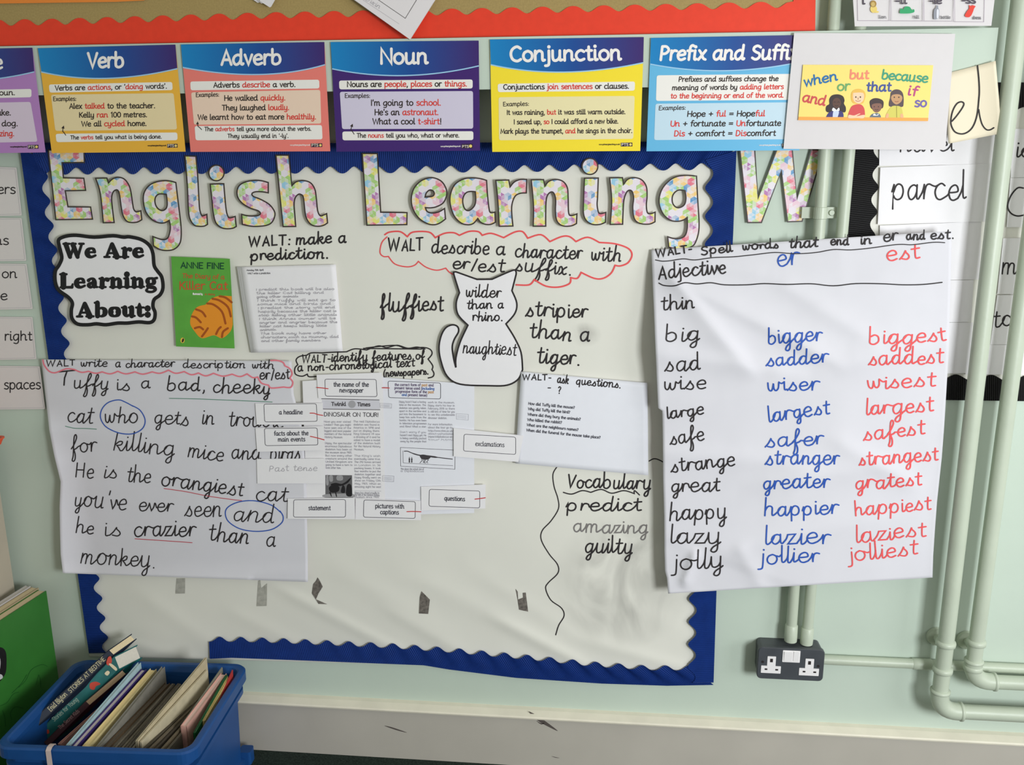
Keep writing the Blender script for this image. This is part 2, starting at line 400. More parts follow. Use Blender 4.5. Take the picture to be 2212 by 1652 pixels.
# heavy rounded slab letters: third number is the pen width
GS = {
 'W': (17.8, '2,13.2,4 5.6,1,3.4', '5.6,1,2.4 9,11.5,2.2', '8,13,4 12,1,3.4', '12,1,2.4 15.4,13,2.2', '0,13.7,1.9 5,13.7,1.9', '6.6,13.7,1.9 10.4,13.7,1.9', '13.4,13.7,1.9 17.2,13.7,1.9'),
 'A': (15, '2.4,1,2.2 6.6,13,2.4', '7.2,13.2,3.4 11.2,1,4.8', '4,4.6,1.8 9,4.6,1.8', '.6,.9,1.9 5,.9,1.9', '8.4,.9,1.9 14.4,.9,1.9'),
 'L': (12.2, '3.4,13.2,4.6 3.4,1.2,4.6', '1,1,1.9 10.8,1,2.4', '.8,13.6,1.9 6.2,13.6,1.9', '10.7,1,2.6 11.3,4,1.6'),
 'e': (10.4, '2.6,5.5,1.7 8.8,5.5,1.7', '8.7,5.7,2.6 7.8,8.3,2.6 5.6,9.2,1.9 3.2,7.8,3.4 2.4,5,4.4 3.3,2.2,3.8 5.9,.9,2.3 9.4,2.4,2'),
 'r': (9.2, '3,9,3.6 3,1,4.2', '.7,.9,1.8 6,.9,1.8', '.7,9.1,1.8 3,9.1,1.8', '4,6.3,2 6,8.6,2.4 7.6,8,3.8'),
 'a': (10.8, '2.2,7.4,3 4.2,9,2 6.3,8.4,3 7,6,4.2 7,2,4.2', '7,5.3,1.7 4,4.6,2.4 2.4,2.8,3.4 4,.9,2.4 6.5,2,1.6', '7,1.4,2.4 9.6,1,1.9'),
 'n': (12, '2.9,9,3.6 2.9,1,4', '.6,9.1,1.8 3,9.1,1.8', '.6,.9,1.8 5.4,.9,1.8', '4,7,1.8 6.5,8.7,2.4 8.5,7,3.8 8.6,1,4', '6.4,.9,1.8 11.2,.9,1.8'),
 'i': (6.2, '2.9,9,3.6 2.9,1,4', '.6,9.1,1.8 3,9.1,1.8', '.6,.9,1.8 5.4,.9,1.8', '2.9,13,3.8'),
 'g': (11, '5,9.1,1.9 2.8,8,3.2 2.3,6,3.8 3.2,3.8,3 5,3.3,1.9 7.3,4.2,3.2 7.7,6,3.6 6.9,8.3,2.8 5,9.1,1.9', '7.5,8.6,1.9 10.2,9.2,2.2', '3.2,3.2,2 2,1.6,2.4 4,.5,2.8 7.5,0,3 8.8,-2,2.6 6.5,-4,2.1 3,-4,2.1 1.2,-2.6,2.2 2.5,-.6,1.6'),
 'b': (11.6, '2.7,14,3.8 2.7,1.2,4', '.5,14,1.8 3,14,1.8', '3.5,7.5,1.6 6,8.9,2 8.5,7.4,3.6 9,5,4.2 8.4,2.6,3.6 6,.9,2 3.5,1.6,1.6'),
 'o': (11, '5.3,9.1,1.9 2.7,7.7,3.6 2.2,5,4.4 2.7,2.3,3.6 5.3,.9,1.9 7.9,2.3,3.6 8.4,5,4.4 7.9,7.7,3.6 5.3,9.1,1.9'),
 'u': (11.8, '2.9,9,4 2.9,3.5,4 4.5,1.2,2.6 7,2.2,1.8', '8.5,9,4 8.5,1,4', '.4,9.1,1.8 3,9.1,1.8', '6.2,9.1,1.8 8.4,9.1,1.8', '8.4,.9,1.8 11,.9,1.8'),
 't': (7.6, '3.2,12.4,2 3.2,9,3.8 3.2,3,4 4.6,1.2,2.8 6.9,2.2,1.7', '.4,9,1.8 6.8,9,1.8'),
 ':': (5, '2.4,2,4', '2.4,8,4'), ' ': (6,),
}
RND = random.Random(7)
def text(mb, s, c, line, xh, sw, d, cols=None, style='print', mi=0, tight=1.0, slant=0.0, jitter=None):
    """line = (x0,y0,x1,y1) of the baseline in crop coordinates, xh and sw in the same units; {k} picks colour k"""
    x0, y0, x1, y1 = line
    x0, y0 = c[0]+x0/c[2], c[1]+y0/c[2]; x1, y1 = c[0]+x1/c[2], c[1]+y1/c[2]
    xh /= c[2]; sw /= c[2]
    g = G if style == 'print' else (GC if style == 'hand' else GS)
    if jitter is None: jitter = 1.0 if style == 'hand' else 0.0
    n = 5 if xh > 20 else (4 if xh > 9 else 3)
    items = []; pen = 0.0; col = mi; i = 0; prev = None
    xs = 0.84 if style == 'hand' else 1.0
    if style == 'hand' and slant == 0.0: slant = 0.07
    while i < len(s):
        ch = s[i]
        if ch == '{':
            j = s.index('}', i); col = int(s[i+1:j]); i = j+1; continue
        gl = g.get(ch) or G.get(ch) or G['-']
        ang = RND.gauss(0, 0.035)*jitter; sc = 1+RND.gauss(0, 0.05)*jitter; dy = RND.gauss(0, 0.35)*jitter
        ca, sa = math.cos(ang), math.sin(ang)
        def tr(x, y, pen=pen, ca=ca, sa=sa, sc=sc, dy=dy):
            return (pen+(x*ca*xs-y*sa)*sc, (x*sa+y*ca)*sc+dy)
        if style == 'hand' and prev and ch in START:
            sx, sy_ = START[ch]; ex, ey, top = prev
            q = tr(sx, sy_)
            if not top and ch != 's':
                items.append(([(ex, ey, None, False), ((ex*0.5+q[0]*0.5)+.5, ey+(q[1]-ey)*0.45, None, False), (q[0], q[1], None, False)], col))
            elif top:
                items.append(([(ex, ey, None, False), ((ex+q[0])/2, min(ey, q[1])-.7, None, False), (q[0], q[1], None, False)], col))
        for st in gl[1:]:
            p = [tr(a[0], a[1])+(a[2], a[3]) for a in parse(st)]
            items.append((p, col))
        prev = None
        if style == 'hand':
            body = [st for st in gl[1:] if len(parse(st)) > 1]
            if ch in JOIN_OUT and body:
                st = body[-1] if ch not in 'ft' else body[0]
                e = parse(st)[-1]; q = tr(e[0], e[1]); prev = (q[0], q[1], False)
            elif ch in 'orvw' and body:
                e = (9, 8.6) if ch == 'o' else (8.9, 2.6) if ch == 'b' else parse(body[-1])[-1][:2]; q = tr(e[0], e[1]); prev = (q[0], q[1], True)
        pen += gl[0]*tight*(1 if style != 'hand' else 1.04*sc)+(0.9 if style == 'print' else 0.0)
        i += 1
    tot = pen-1.0*tight
    L = math.hypot(x1-x0, y1-y0); ux, uy = (x1-x0)/L, (y1-y0)/L
    kx = L/tot; ky = xh/10.0
    vx, vy = uy, -ux
    for p, col in items:
        if style == 'slab': lw = 1.14*(kx+ky)/2
        else: lw = sw
        q = smooth(p, n)
        out = []
        for x, y, w in q:
            X = x*kx+y*ky*slant; Y = y*ky
            out.append((x0+ux*X+vx*Y, y0+uy*X+vy*Y, w))
        mb.ribbon(out, lw, d, col, rnd=(4 if sw > 1.6 or style == 'slab' else 2))
    if hasattr(mb, 'flush'): mb.flush()
def lerp(a, b, t): return (a[0]+(b[0]-a[0])*t, a[1]+(b[1]-a[1])*t)
def rquad(q, r, n=4):
    """rounded quad, q = TL TR BR BL pixels"""
    out = []
    for i in range(4):
        p, a, b = q[i], q[(i-1) % 4], q[(i+1) % 4]
        la = math.hypot(a[0]-p[0], a[1]-p[1]); lb = math.hypot(b[0]-p[0], b[1]-p[1])
        s, e = lerp(p, a, r/la), lerp(p, b, r/lb)
        for k in range(n+1):
            t = k/n
            out.append(lerp(lerp(s, p, t), lerp(p, e, t), t))
    return out
def ellipse(cx, cy_, rx, ry, n=24, rot=0.0):
    return [(cx+rx*math.cos(t)*math.cos(rot)-ry*math.sin(t)*math.sin(rot), cy_+rx*math.cos(t)*math.sin(rot)+ry*math.sin(t)*math.cos(rot)) for t in [2*math.pi*k/n for k in range(n)]]

# ------------------------------------------------------------------ materials
M_WALL = mat('mint_wall_paint', (198, 211, 197), 0.6, 0.3, 0.05, 3.5, 0.12, 60)
M_PIPE = mat('mint_pipe_paint', (190, 199, 180), 0.4, 0.45, 0.05, 12, 0.15, 90)
M_SKIRT = mat('grey_white_gloss', (190, 184, 173), 0.45, 0.4, 0.06, 6)
M_CAP = mat('cream_gloss', (234, 227, 208), 0.4, 0.45, 0.06, 20)
M_CARPET = mat('dark_green_carpet', (50, 60, 54), 0.95, 0.1, 0.5, 220, 0.8, 400)
M_BACK = mat('off_white_backing', (231, 229, 219), 0.7, 0.25, 0.03, 5)
M_WHITE = mat('white_paper', (241, 238, 240), 0.75, 0.2, 0.012, 40)
M_CARDW = mat('white_card', (222, 217, 218), 0.75, 0.2, 0.012, 40)
M_PALE = mat('cool_white_copier_paper', (236, 236, 243), 0.75, 0.2, 0.012, 40)
M_COOL = mat('white_sugar_paper', (221, 219, 225), 0.75, 0.2, 0.015, 20)
M_BLUE = mat('blue_corrugated_card', (20, 54, 128), 0.6, 0.3, 0.12, 40)
M_BLACK = mat('black_corrugated_card', (26, 25, 26), 0.6, 0.3, 0.1, 40)
M_RED = mat('red_border_roll', (236, 66, 42), 0.55, 0.3, 0.05, 60)
M_HESS = mat('olive_hessian', (172, 149, 98), 0.9, 0.1, 0.12, 300)
M_INK = mat('black_marker_ink', (50, 46, 47), 0.6, 0.2)
M_INKG = mat('grey_marker_ink', (128, 124, 122), 0.6, 0.2)
M_INKB = mat('blue_marker_ink', (48, 88, 178), 0.6, 0.2)
M_INKR = mat('red_marker_ink', (238, 90, 92), 0.6, 0.2)
M_INKP = mat('pink_marker_ink', (238, 128, 142), 0.6, 0.2)
M_INKGR = mat('green_marker_ink', (82, 138, 112), 0.6, 0.2)
M_PENC = mat('grey_pencil', (176, 172, 178), 0.7, 0.2)
M_PRINT = mat('dark_print', (56, 48, 44), 0.6, 0.2)
M_PRED = mat('red_print', (222, 70, 62), 0.6, 0.2)
M_LW = mat('white_print', (246, 240, 236), 0.5, 0.3)
M_GREYP = mat('grey_print', (120, 118, 122), 0.6, 0.2)

# ------------------------------------------------------------------ room
b = MB(); b.box(-2.2, 1.9, 0.0, 0.12, -0.02, 2.4)
b.build('wall_back', M_WALL, kind='structure')
b = MB(); b.box(-2.2, 1.9, -3.4, 0.12, -0.06, 0.0)
b.build('floor', M_CARPET, kind='structure')
b = MB(); b.box(-2.05, -1.95, -3.4, 0.0, 0.0, 2.4)  # unseen side wall, added to cut ambient light on the left
b.build('wall_left', M_WALL, kind='structure')
b = MB(); b.box(-2.05, 1.9, -3.4, 0.12, 2.4, 2.45)  # unseen ceiling, added to dim the ambient light from above
b.build('ceiling', mat('white_ceiling', (226, 222, 214), 0.8, 0.2), kind='structure')
b = MB()
prof = [(-0.021, 0.0), (-0.021, 0.131), (-0.023, 0.1325), (-0.030, 0.134), (-0.031, 0.1375), (-0.0285, 0.1405), (-0.012, 0.1475), (0.0, 0.149), (0.0, 0.0)]
bb = MB()
b.loft([[(-2.2, y, z) for y, z in prof[:4]+[(0, 0.1325), (0, 0)]], [(1.9, y, z) for y, z in prof[:4]+[(0, 0.1325), (0, 0)]]])
BASE = b.build('baseboard_back', M_SKIRT, kind='structure')
bb.loft([[(-2.2, y, z) for y, z in prof[2:8]+[(0, 0.1325)]], [(1.9, y, z) for y, z in prof[2:8]+[(0, 0.1325)]]])
bb.build('cap_moulding', M_CAP, BASE)
M_SCUFF = mat('dark_scuff', (92, 84, 80), 0.7, 0.2)
for ps in ('912,1015 950,1022 1000,1038 1050,1057 1000,1046 950,1030', '1775,932 1800,940 1850,970 1950,1046 1890,1020 1830,985', '1820,985 1850,1000 1870,998 1850,1008', '1910,1197 1960,1208 1935,1206'):
    b = MB(); b.poly(spl(ps, cr(500, 1200, 2.765), 3, True), 0.0214); b.build('scuff_mark', M_SCUFF, BASE)

# ------------------------------------------------------------------ wooden rail above the display
zt = hit(714, 89, .05).z; zb = hit(1050, 193, .05).z
xr = hit(2149, 130, .05).x
b = MB()
b.box(-1.9, xr, -0.05, -0.0395, zb, zt+0.002)
for x in (-1.7, -1.0, -0.3, 0.3):
    b.box(x, x+0.04, -0.0395, 0.0, zb+0.02, zt-0.02)
tag(b.build('mounting_rail', M_WALL), 'long mint-painted flat rail along the wall carrying the row of grammar posters', 'rail')

# ------------------------------------------------------------------ corrugated scalloped borders (real ribs)
def strip(name, outer, inner, d0, m, label, group, pitch=0.0042, amp=0.0009, cat='border'):
    """outer/inner: callables t->(px,py); the ribs run across the strip"""
    b = MB()
    A, B = hit(*outer(0), 0), hit(*outer(1), 0)
    L = (B-A).length; n = int(L/pitch*5)
    for e in (0, 1):
        for i in range(n+1):
            t = i/n; dd = d0+amp*math.sin(2*math.pi*L*t/pitch)*(1 if e == 0 else 0)-(0.0022 if e else 0)
            o, q = outer(t), inner(t)
            mpt = lerp(o, q, 0.5)
            b.put(o[0], o[1], dd); b.put(mpt[0], mpt[1], dd); b.put(q[0], q[1], dd)
    M = 3*(n+1)
    for i in range(n):
        a = 3*i
        for k in (0, 1):
            b.face([a+k, a+k+3, a+k+4, a+k+1])
            b.face([M+a+k, M+a+k+1, M+a+k+4, M+a+k+3])
        b.face([a, M+a, M+a+3, a+3]); b.face([a+2, a+5, M+a+5, M+a+2])
    b.face([0, 1, 2, M+2, M+1, M]); b.face([3*n+M, 3*n+M+1, 3*n+M+2, 3*n+2, 3*n+1, 3*n])
    return tag(b.build(name, m, smooth=False), label, cat, group)
def plin(p):
    """piecewise linear through pixel points, parameter by arc length"""
    S = [0]
    for i in range(1, len(p)): S.append(S[-1]+math.hypot(p[i][0]-p[i-1][0], p[i][1]-p[i-1][1]))
    def f(t):
        s = t*S[-1]
        for i in range(1, len(p)):
            if s <= S[i] or i == len(p)-1:
                return lerp(p[i-1], p[i], (s-S[i-1])/(S[i]-S[i-1] or 1))
    return f
def wave(base, per, ph, ax, ay, sharp=0.15):
    """inner edge: base line plus scallops every per metres; (ax,ay) points to the scallop tips in pixels"""
    A = hit(*base(0)); L = (hit(*base(1))-A).length
    def f(t):
        p = base(t); s = (hit(*p)-A).length/per+ph
        w = math.cos(2*math.pi*s); w = w+sharp*0.5*(math.cos(4*math.pi*s))
        return (p[0]+ax*w, p[1]+ay*w)
    return f
GB = 'blue scalloped borders round the display'
# top strip: white bumps at x = 164 .. 1461
X0 = hit(164, 362).x; X1 = hit(1461, 355).x
PER = (X1-X0)/25.0
tb = plin([(88, 370.5), (400, 369), (800, 367.5), (1140, 364.5), (1560, 360)])
s0 = (hit(*tb(0)).x-X0)/PER
strip('scalloped_border', plin([(62, 308), (800, 309), (1596, 305)]), wave(tb, PER, s0, 0, -7.5), 0.0105, M_BLUE, 'blue scalloped border strip along the top of the display, behind the big coloured letters', GB)
lb = plin([(97, 392), (101, 440), (112, 515), (126, 610), (142, 740), (205, 1240), (227, 1384), (229, 1410)])
ls = (hit(105.5, 434)-hit(*lb(0))).length
lp = (hit(147, 741)-hit(105.5, 434)).length/6.0
strip('scalloped_border', plin([(43, 322), (168, 1242), (192, 1411)]), wave(plin([(90, 340)]+[lb(i/20) for i in range(21)]), lp, -((hit(105.5, 434)-hit(90, 340)).length)/lp, 7.5, 0), 0.0112, M_BLUE, 'blue scalloped border strip down the left side of the display', GB)
rb = plin([(1533, 345), (1532, 520), (1498, 1270), (1495, 1440), (1494, 1475)])
rp = (hit(1503, 1296)-hit(1502, 1394)).length/2
strip('scalloped_border', plin([(1591, 325), (1584, 500), (1548, 1271), (1541.5, 1474)]), wave(rb, rp, -((hit(1543.5, 372)-hit(1533, 345)).length)/rp+0.5, -8.5, 0), 0.0126, M_BLUE, 'blue scalloped border strip down the right side of the display', GB)
C6 = cr(500, 1200, 2.765)
bbp = plin(pts('-135,500 60,502 312,510 570,522 962,540 1355,570 1755,607 2175,650 2480,672 2740,672', C6))
bp = (hit(*pts('2040,617', C6)[0])-hit(*pts('312,495', C6)[0])).length/13
strip('scalloped_border', plin(pts('-130,616 0,610 400,625 800,641 1150,655 1300,680 1700,730 2212,764 2600,777 2880,772', C6)), wave(bbp, bp, -((hit(*pts('312,495', C6)[0])-hit(*bbp(0))).length)/bp, 0, -5.5), 0.0108, M_BLUE, 'blue scalloped border strip sagging along the bottom of the display, right of the crate', GB)

# ------------------------------------------------------------------ backing paper
FOLDS = [(640, 1290, 850, 1400, .0032, 13), (930, 1262, 1190, 1392, .0022, 22), (1100, 1352, 1250, 1430, .0034, 13), (745, 1235, 960, 1372, .0022, 24), (330, 1300, 490, 1415, .002, 20),
         (1230, 1240, 1440, 1345, .0022, 26), (520, 1330, 640, 1390, .0018, 16), (1290, 1390, 1480, 1445, .003, 16), (250, 1380, 430, 1432, .0025, 14), (1040, 1240, 1200, 1345, .0016, 18), (860, 1330, 980, 1400, .002, 14)]
def back_d(x, y):
    d = 0.0035
    if y > 1100:
        for x0, y0, x1, y1, a, w in FOLDS:
            dx, dy = x1-x0, y1-y0; L = math.hypot(dx, dy)
            t = ((x-x0)*dx+(y-y0)*dy)/(L*L); s = ((x-x0)*dy-(y-y0)*dx)/L
            if -0.4 < t < 1.4:
                k = max(0.0, min(1.0, (t+0.4)/0.4))*max(0.0, min(1.0, (1.4-t)/0.4))
                d += a*k*math.exp(-(s/w)**2)
    if 380 < x < 1500 and 480 < y < 1250:
        d += 0.0004*math.sin(x/63.0+y/140.0)
    return d
nt = M_BACK.node_tree
b = MB()
b.sheet(pts('70,325 168,1242 193,1418'), pts('1575,320 1538,1271 1520,1450'), back_d, 150, 110)
BACK = b.build('display_backing_paper', M_BACK, smooth=True, label='large off-white backing paper filling the display inside the blue scalloped border', cat='backing paper')
def bk(x, y): return back_d(x, y)+0.0006
# smudges of rubbed-out marker, a stain with its own shape
def stain_mat(name, base, dark, scale):
    m = bpy.data.materials.new(name); m.use_nodes = True
    nt = m.node_tree; bs = nt.nodes['Principled BSDF']; bs.inputs['Roughness'].default_value = 0.7
    tc = nt.nodes.new('ShaderNodeTexCoord'); mp = nt.nodes.new('ShaderNodeMapping'); mp.inputs['Scale'].default_value = (scale, 1, scale*0.6)
    n = nt.nodes.new('ShaderNodeTexNoise'); n.inputs['Scale'].default_value = 1.0; n.inputs['Detail'].default_value = 6; n.inputs['Distortion'].default_value = 1.5
    r = nt.nodes.new('ShaderNodeValToRGB')
    r.color_ramp.elements[0].position = 0.35; r.color_ramp.elements[1].position = 0.75
    r.color_ramp.elements[0].color = (0, 0, 0, 1); r.color_ramp.elements[1].color = (1, 1, 1, 1)
    # fade to nothing at the rim of the patch
    sx = nt.nodes.new('ShaderNodeVectorMath'); sx.operation = 'SUBTRACT'; sx.inputs[1].default_value = (0.5, 0.5, 0.5)
    ln = nt.nodes.new('ShaderNodeVectorMath'); ln.operation = 'MULTIPLY'; ln.inputs[1].default_value = (2, 0, 2)
    le = nt.nodes.new('ShaderNodeVectorMath'); le.operation = 'LENGTH'
    mr = nt.nodes.new('ShaderNodeMapRange'); mr.inputs['From Min'].default_value = 1.0; mr.inputs['From Max'].default_value = 0.45
    mu = nt.nodes.new('ShaderNodeMath'); mu.operation = 'MULTIPLY'
    tr = nt.nodes.new('ShaderNodeBsdfTransparent'); mx = nt.nodes.new('ShaderNodeMixShader')
    bs.inputs['Base Color'].default_value = tuple(lin(v) for v in dark)+(1,)
    mu2 = nt.nodes.new('ShaderNodeMath'); mu2.operation = 'MULTIPLY'; mu2.inputs[1].default_value = base
    L = nt.links.new
    L(tc.outputs['Object'], mp.inputs['Vector']); L(mp.outputs['Vector'], n.inputs['Vector']); L(n.outputs['Fac'], r.inputs['Fac'])
    L(tc.outputs['Generated'], sx.inputs[0]); L(sx.outputs[0], ln.inputs[0]); L(ln.outputs[0], le.inputs[0]); L(le.outputs['Value'], mr.inputs['Value'])
    L(r.outputs['Color'], mu.inputs[0]); L(mr.outputs['Result'], mu.inputs[1]); L(mu.outputs[0], mu2.inputs[0])
    L(mu2.outputs[0], mx.inputs['Fac']); L(tr.outputs[0], mx.inputs[1]); L(bs.outputs[0], mx.inputs[2])
    L(mx.outputs[0], nt.nodes['Material Output'].inputs['Surface'])
    return m
M_SMUDGE = stain_mat('rubbed_marker_smudge', 0.36, (120, 118, 116), 9.0)
def smudge(x0, y0, x1, y1):
    b = MB(); b.sheet([(x0, y0), (x0, y1)], [(x1, y0), (x1, y1)], lambda x, y: back_d(x, y)+0.0004, 30, 30, thick=0.00001)
    b.f = b.f[:900*2:2]; b.m = b.m[:len(b.f)]
    b.build('rubbed_out_smudge', M_SMUDGE, BACK)
smudge(1190, 1110, 1490, 1400); smudge(1225, 695, 1300, 750)

# writing straight on the backing paper
I = cr(360, 480, 3.934); Lc = cr(780, 480, 3.553); Mc = cr(980, 780, 2.665)
def writing(fn, mats, label=None, name='handwriting', parent=BACK):
    b = MB()
    def flush():
        if b.v: b.build(name, mats, parent, label)
        b.v, b.f, b.m = [], [], []
    b.flush = flush
    fn(b); flush()
def f(b):
    text(b, 'WALT: make a', I, (695, 205, 1535, 172), 56, 14, bk, style='hand')
    text(b, 'prediction.', I, (715, 325, 1375, 303), 58, 14, bk, style='hand')
writing(f, M_INK)
def f(b):
    text(b, 'WALT', Lc, (205, 222, 482, 214), 64, 12, bk, style='hand')
    text(b, 'describe', Lc, (540, 236, 990, 246), 62, 12, bk, style='hand')
    text(b, 'a', Lc, (1035, 248, 1117, 250), 60, 12, bk, style='hand')
    text(b, 'character', Lc, (1180, 268, 1702, 285), 62, 12, bk, style='hand')
    text(b, 'with', Lc, (1765, 290, 2003, 300), 64, 12, bk, style='hand')
    text(b, 'er/est', Lc, (702, 357, 1107, 385), 60, 12, bk, style='hand')
    text(b, 'suffix.', Lc, (1187, 372, 1618, 408), 62, 12, bk, style='hand')
writing(f, M_INK)
def f(b):
    b.ribbon(spl('182,95 220,75 300,72 355,110! 400,75 520,75 570,118! 640,85 710,80 755,100! 830,70 900,72 930,100! 1000,85 1095,118! 1180,75 1240,72 1280,122! 1380,95 1450,148! 1540,110 1600,110 1650,148! 1740,115 1830,155! 1950,165 2050,200 2080,250 2050,310 1990,335 1950,330! 1920,390 1860,430 1790,430 1690,385! 1660,430 1610,425! 1600,470 1520,497 1420,490 1330,440! 1290,480 1190,480', Lc), 3.4, bk)
    b.ribbon(spl('200,112 160,155 145,230 172,262 210,262! 260,320 350,342 410,330 440,300! 500,345 580,368 650,352! 680,385 720,405', Lc), 2.6, bk)
writing(f, M_INKR, 'red marker cloud outline', 'cloud_outline')
def f(b):
    text(b, 'fluffiest', Lc, (150, 684, 638, 678), 74, 13, bk, style='hand')
    text(b, 'stripier', Lc, (1270, 722, 1745, 732), 70, 13, bk, style='hand')
    text(b, 'than a', Lc, (1295, 890, 1765, 912), 72, 13, bk, style='hand')
    text(b, 'tiger.', Lc, (1350, 1080, 1680, 1095), 72, 13, bk, style='hand')
writing(f, M_INK)
def f(b):
    text(b, 'WALT-identify features of', I, (1150, 1192, 2195, 1162), 44, 10.5, bk, style='hand')
    text(b, 'a non-chronological text', I, (1115, 1266, 2112, 1226), 42, 10.5, bk, style='hand')
    text(b, '(newspapers.', Lc, (172, 1186, 518, 1166), 33, 9.5, bk, style='hand')
writing(f, M_INK)
def f(b):
    p = spl('1270,1310 1210,1312 1195,1290! 1150,1308 1095,1290 1090,1240 1115,1210! 1100,1170 1130,1140 1190,1130! 1230,1110 1320,1110! 1400,1105 1530,1100! 1600,1075 1700,1085! 1800,1050 1870,1065 1960,1045 2050,1070 2130,1060 2200,1078', I)
    p += spl('0,970 120,955 270,945 350,970 470,960 530,975 545,1010 515,1050! 550,1100 545,1130! 560,1160 550,1185 515,1195', Lc)[1:]
    b.ribbon(p, 2.6, bk)
writing(f, M_INK, None, 'cloud_outline')
def f(b):
    text(b, 'Vocabulary', Mc, (650, 725, 1140, 737), 50, 9, bk, style='hand')
    b.ribbon(spl('632,755 680,765 740,745 790,755! 850,738 910,760 980,745 1040,762! 1042,745 1070,770', Mc), 2.6, bk)
    text(b, 'predict', Mc, (650, 860, 1088, 860), 46, 9, bk, style='hand')
    text(b, 'guilty', Mc, (755, 1098, 1035, 1108), 54, 9, bk, style='hand')
    b.ribbon(spl('595,608 572,650 578,720 600,790 603,850 560,920 510,975 505,1030 550,1110 598,1170 600,1220 545,1275 530,1310 560,1375 620,1420 636,1465 605,1520 588,1575', Mc), 2.3, bk)
    b.ribbon(spl('1125,575 1150,562 1175,565 1215,585', Mc), 2.4, bk)
writing(f, M_INK)
writing(lambda b: text(b, 'amazing', Mc, (690, 985, 1125, 992), 46, 8, bk, style='hand'), M_INKG, 'faded grey handwriting')
# torn tape left behind
C5 = cr(0, 1200, 3.655)
M_TAPE = mat('grey_torn_tape', (122, 115, 108), 0.35, 0.5, 0.6, 140)
M_TAPE2 = mat('clear_tape', (182, 180, 170), 0.3, 0.5, 0.25, 90)
GT = 'tape scraps left on the backing paper'
for ps, lab, m in (('160,150 172,145 178,195 213,165 210,300 150,302', 'pale scrap of torn tape just below the bottom edge of the big story sheet', M_TAPE2),
                 ('515,130 528,150 545,185 520,225 505,260 572,290 520,288 480,225 488,170 505,150', 'twisted dark scrap of torn tape right of the corner of the big story sheet', M_TAPE),
                 ('1135,212 1185,262 1175,348 1120,345 1125,245', 'dark rectangular scrap of torn tape with a red fleck, midway along the lower backing paper', M_TAPE),
                 ('1697,198 1710,215 1712,262 1742,250 1740,222 1758,220 1772,334 1742,328 1718,322', 'ragged scrap of torn tape left of the long wavy black line', M_TAPE)):
    b = MB(); b.poly(pts(ps, C6), lambda x, y: back_d(x, y)+0.0009)
    b.build('tape_scrap', m, label=lab, cat='tape', group=GT)
b = MB(); b.poly(pts('1395,180 1462,178 1460,298 1385,300', C5), lambda x, y: back_d(x, y)+0.0009)
b.build('tape_scrap', M_TAPE2, label='faint square of clear tape below the word monkey, left end of the row', cat='tape', group=GT)

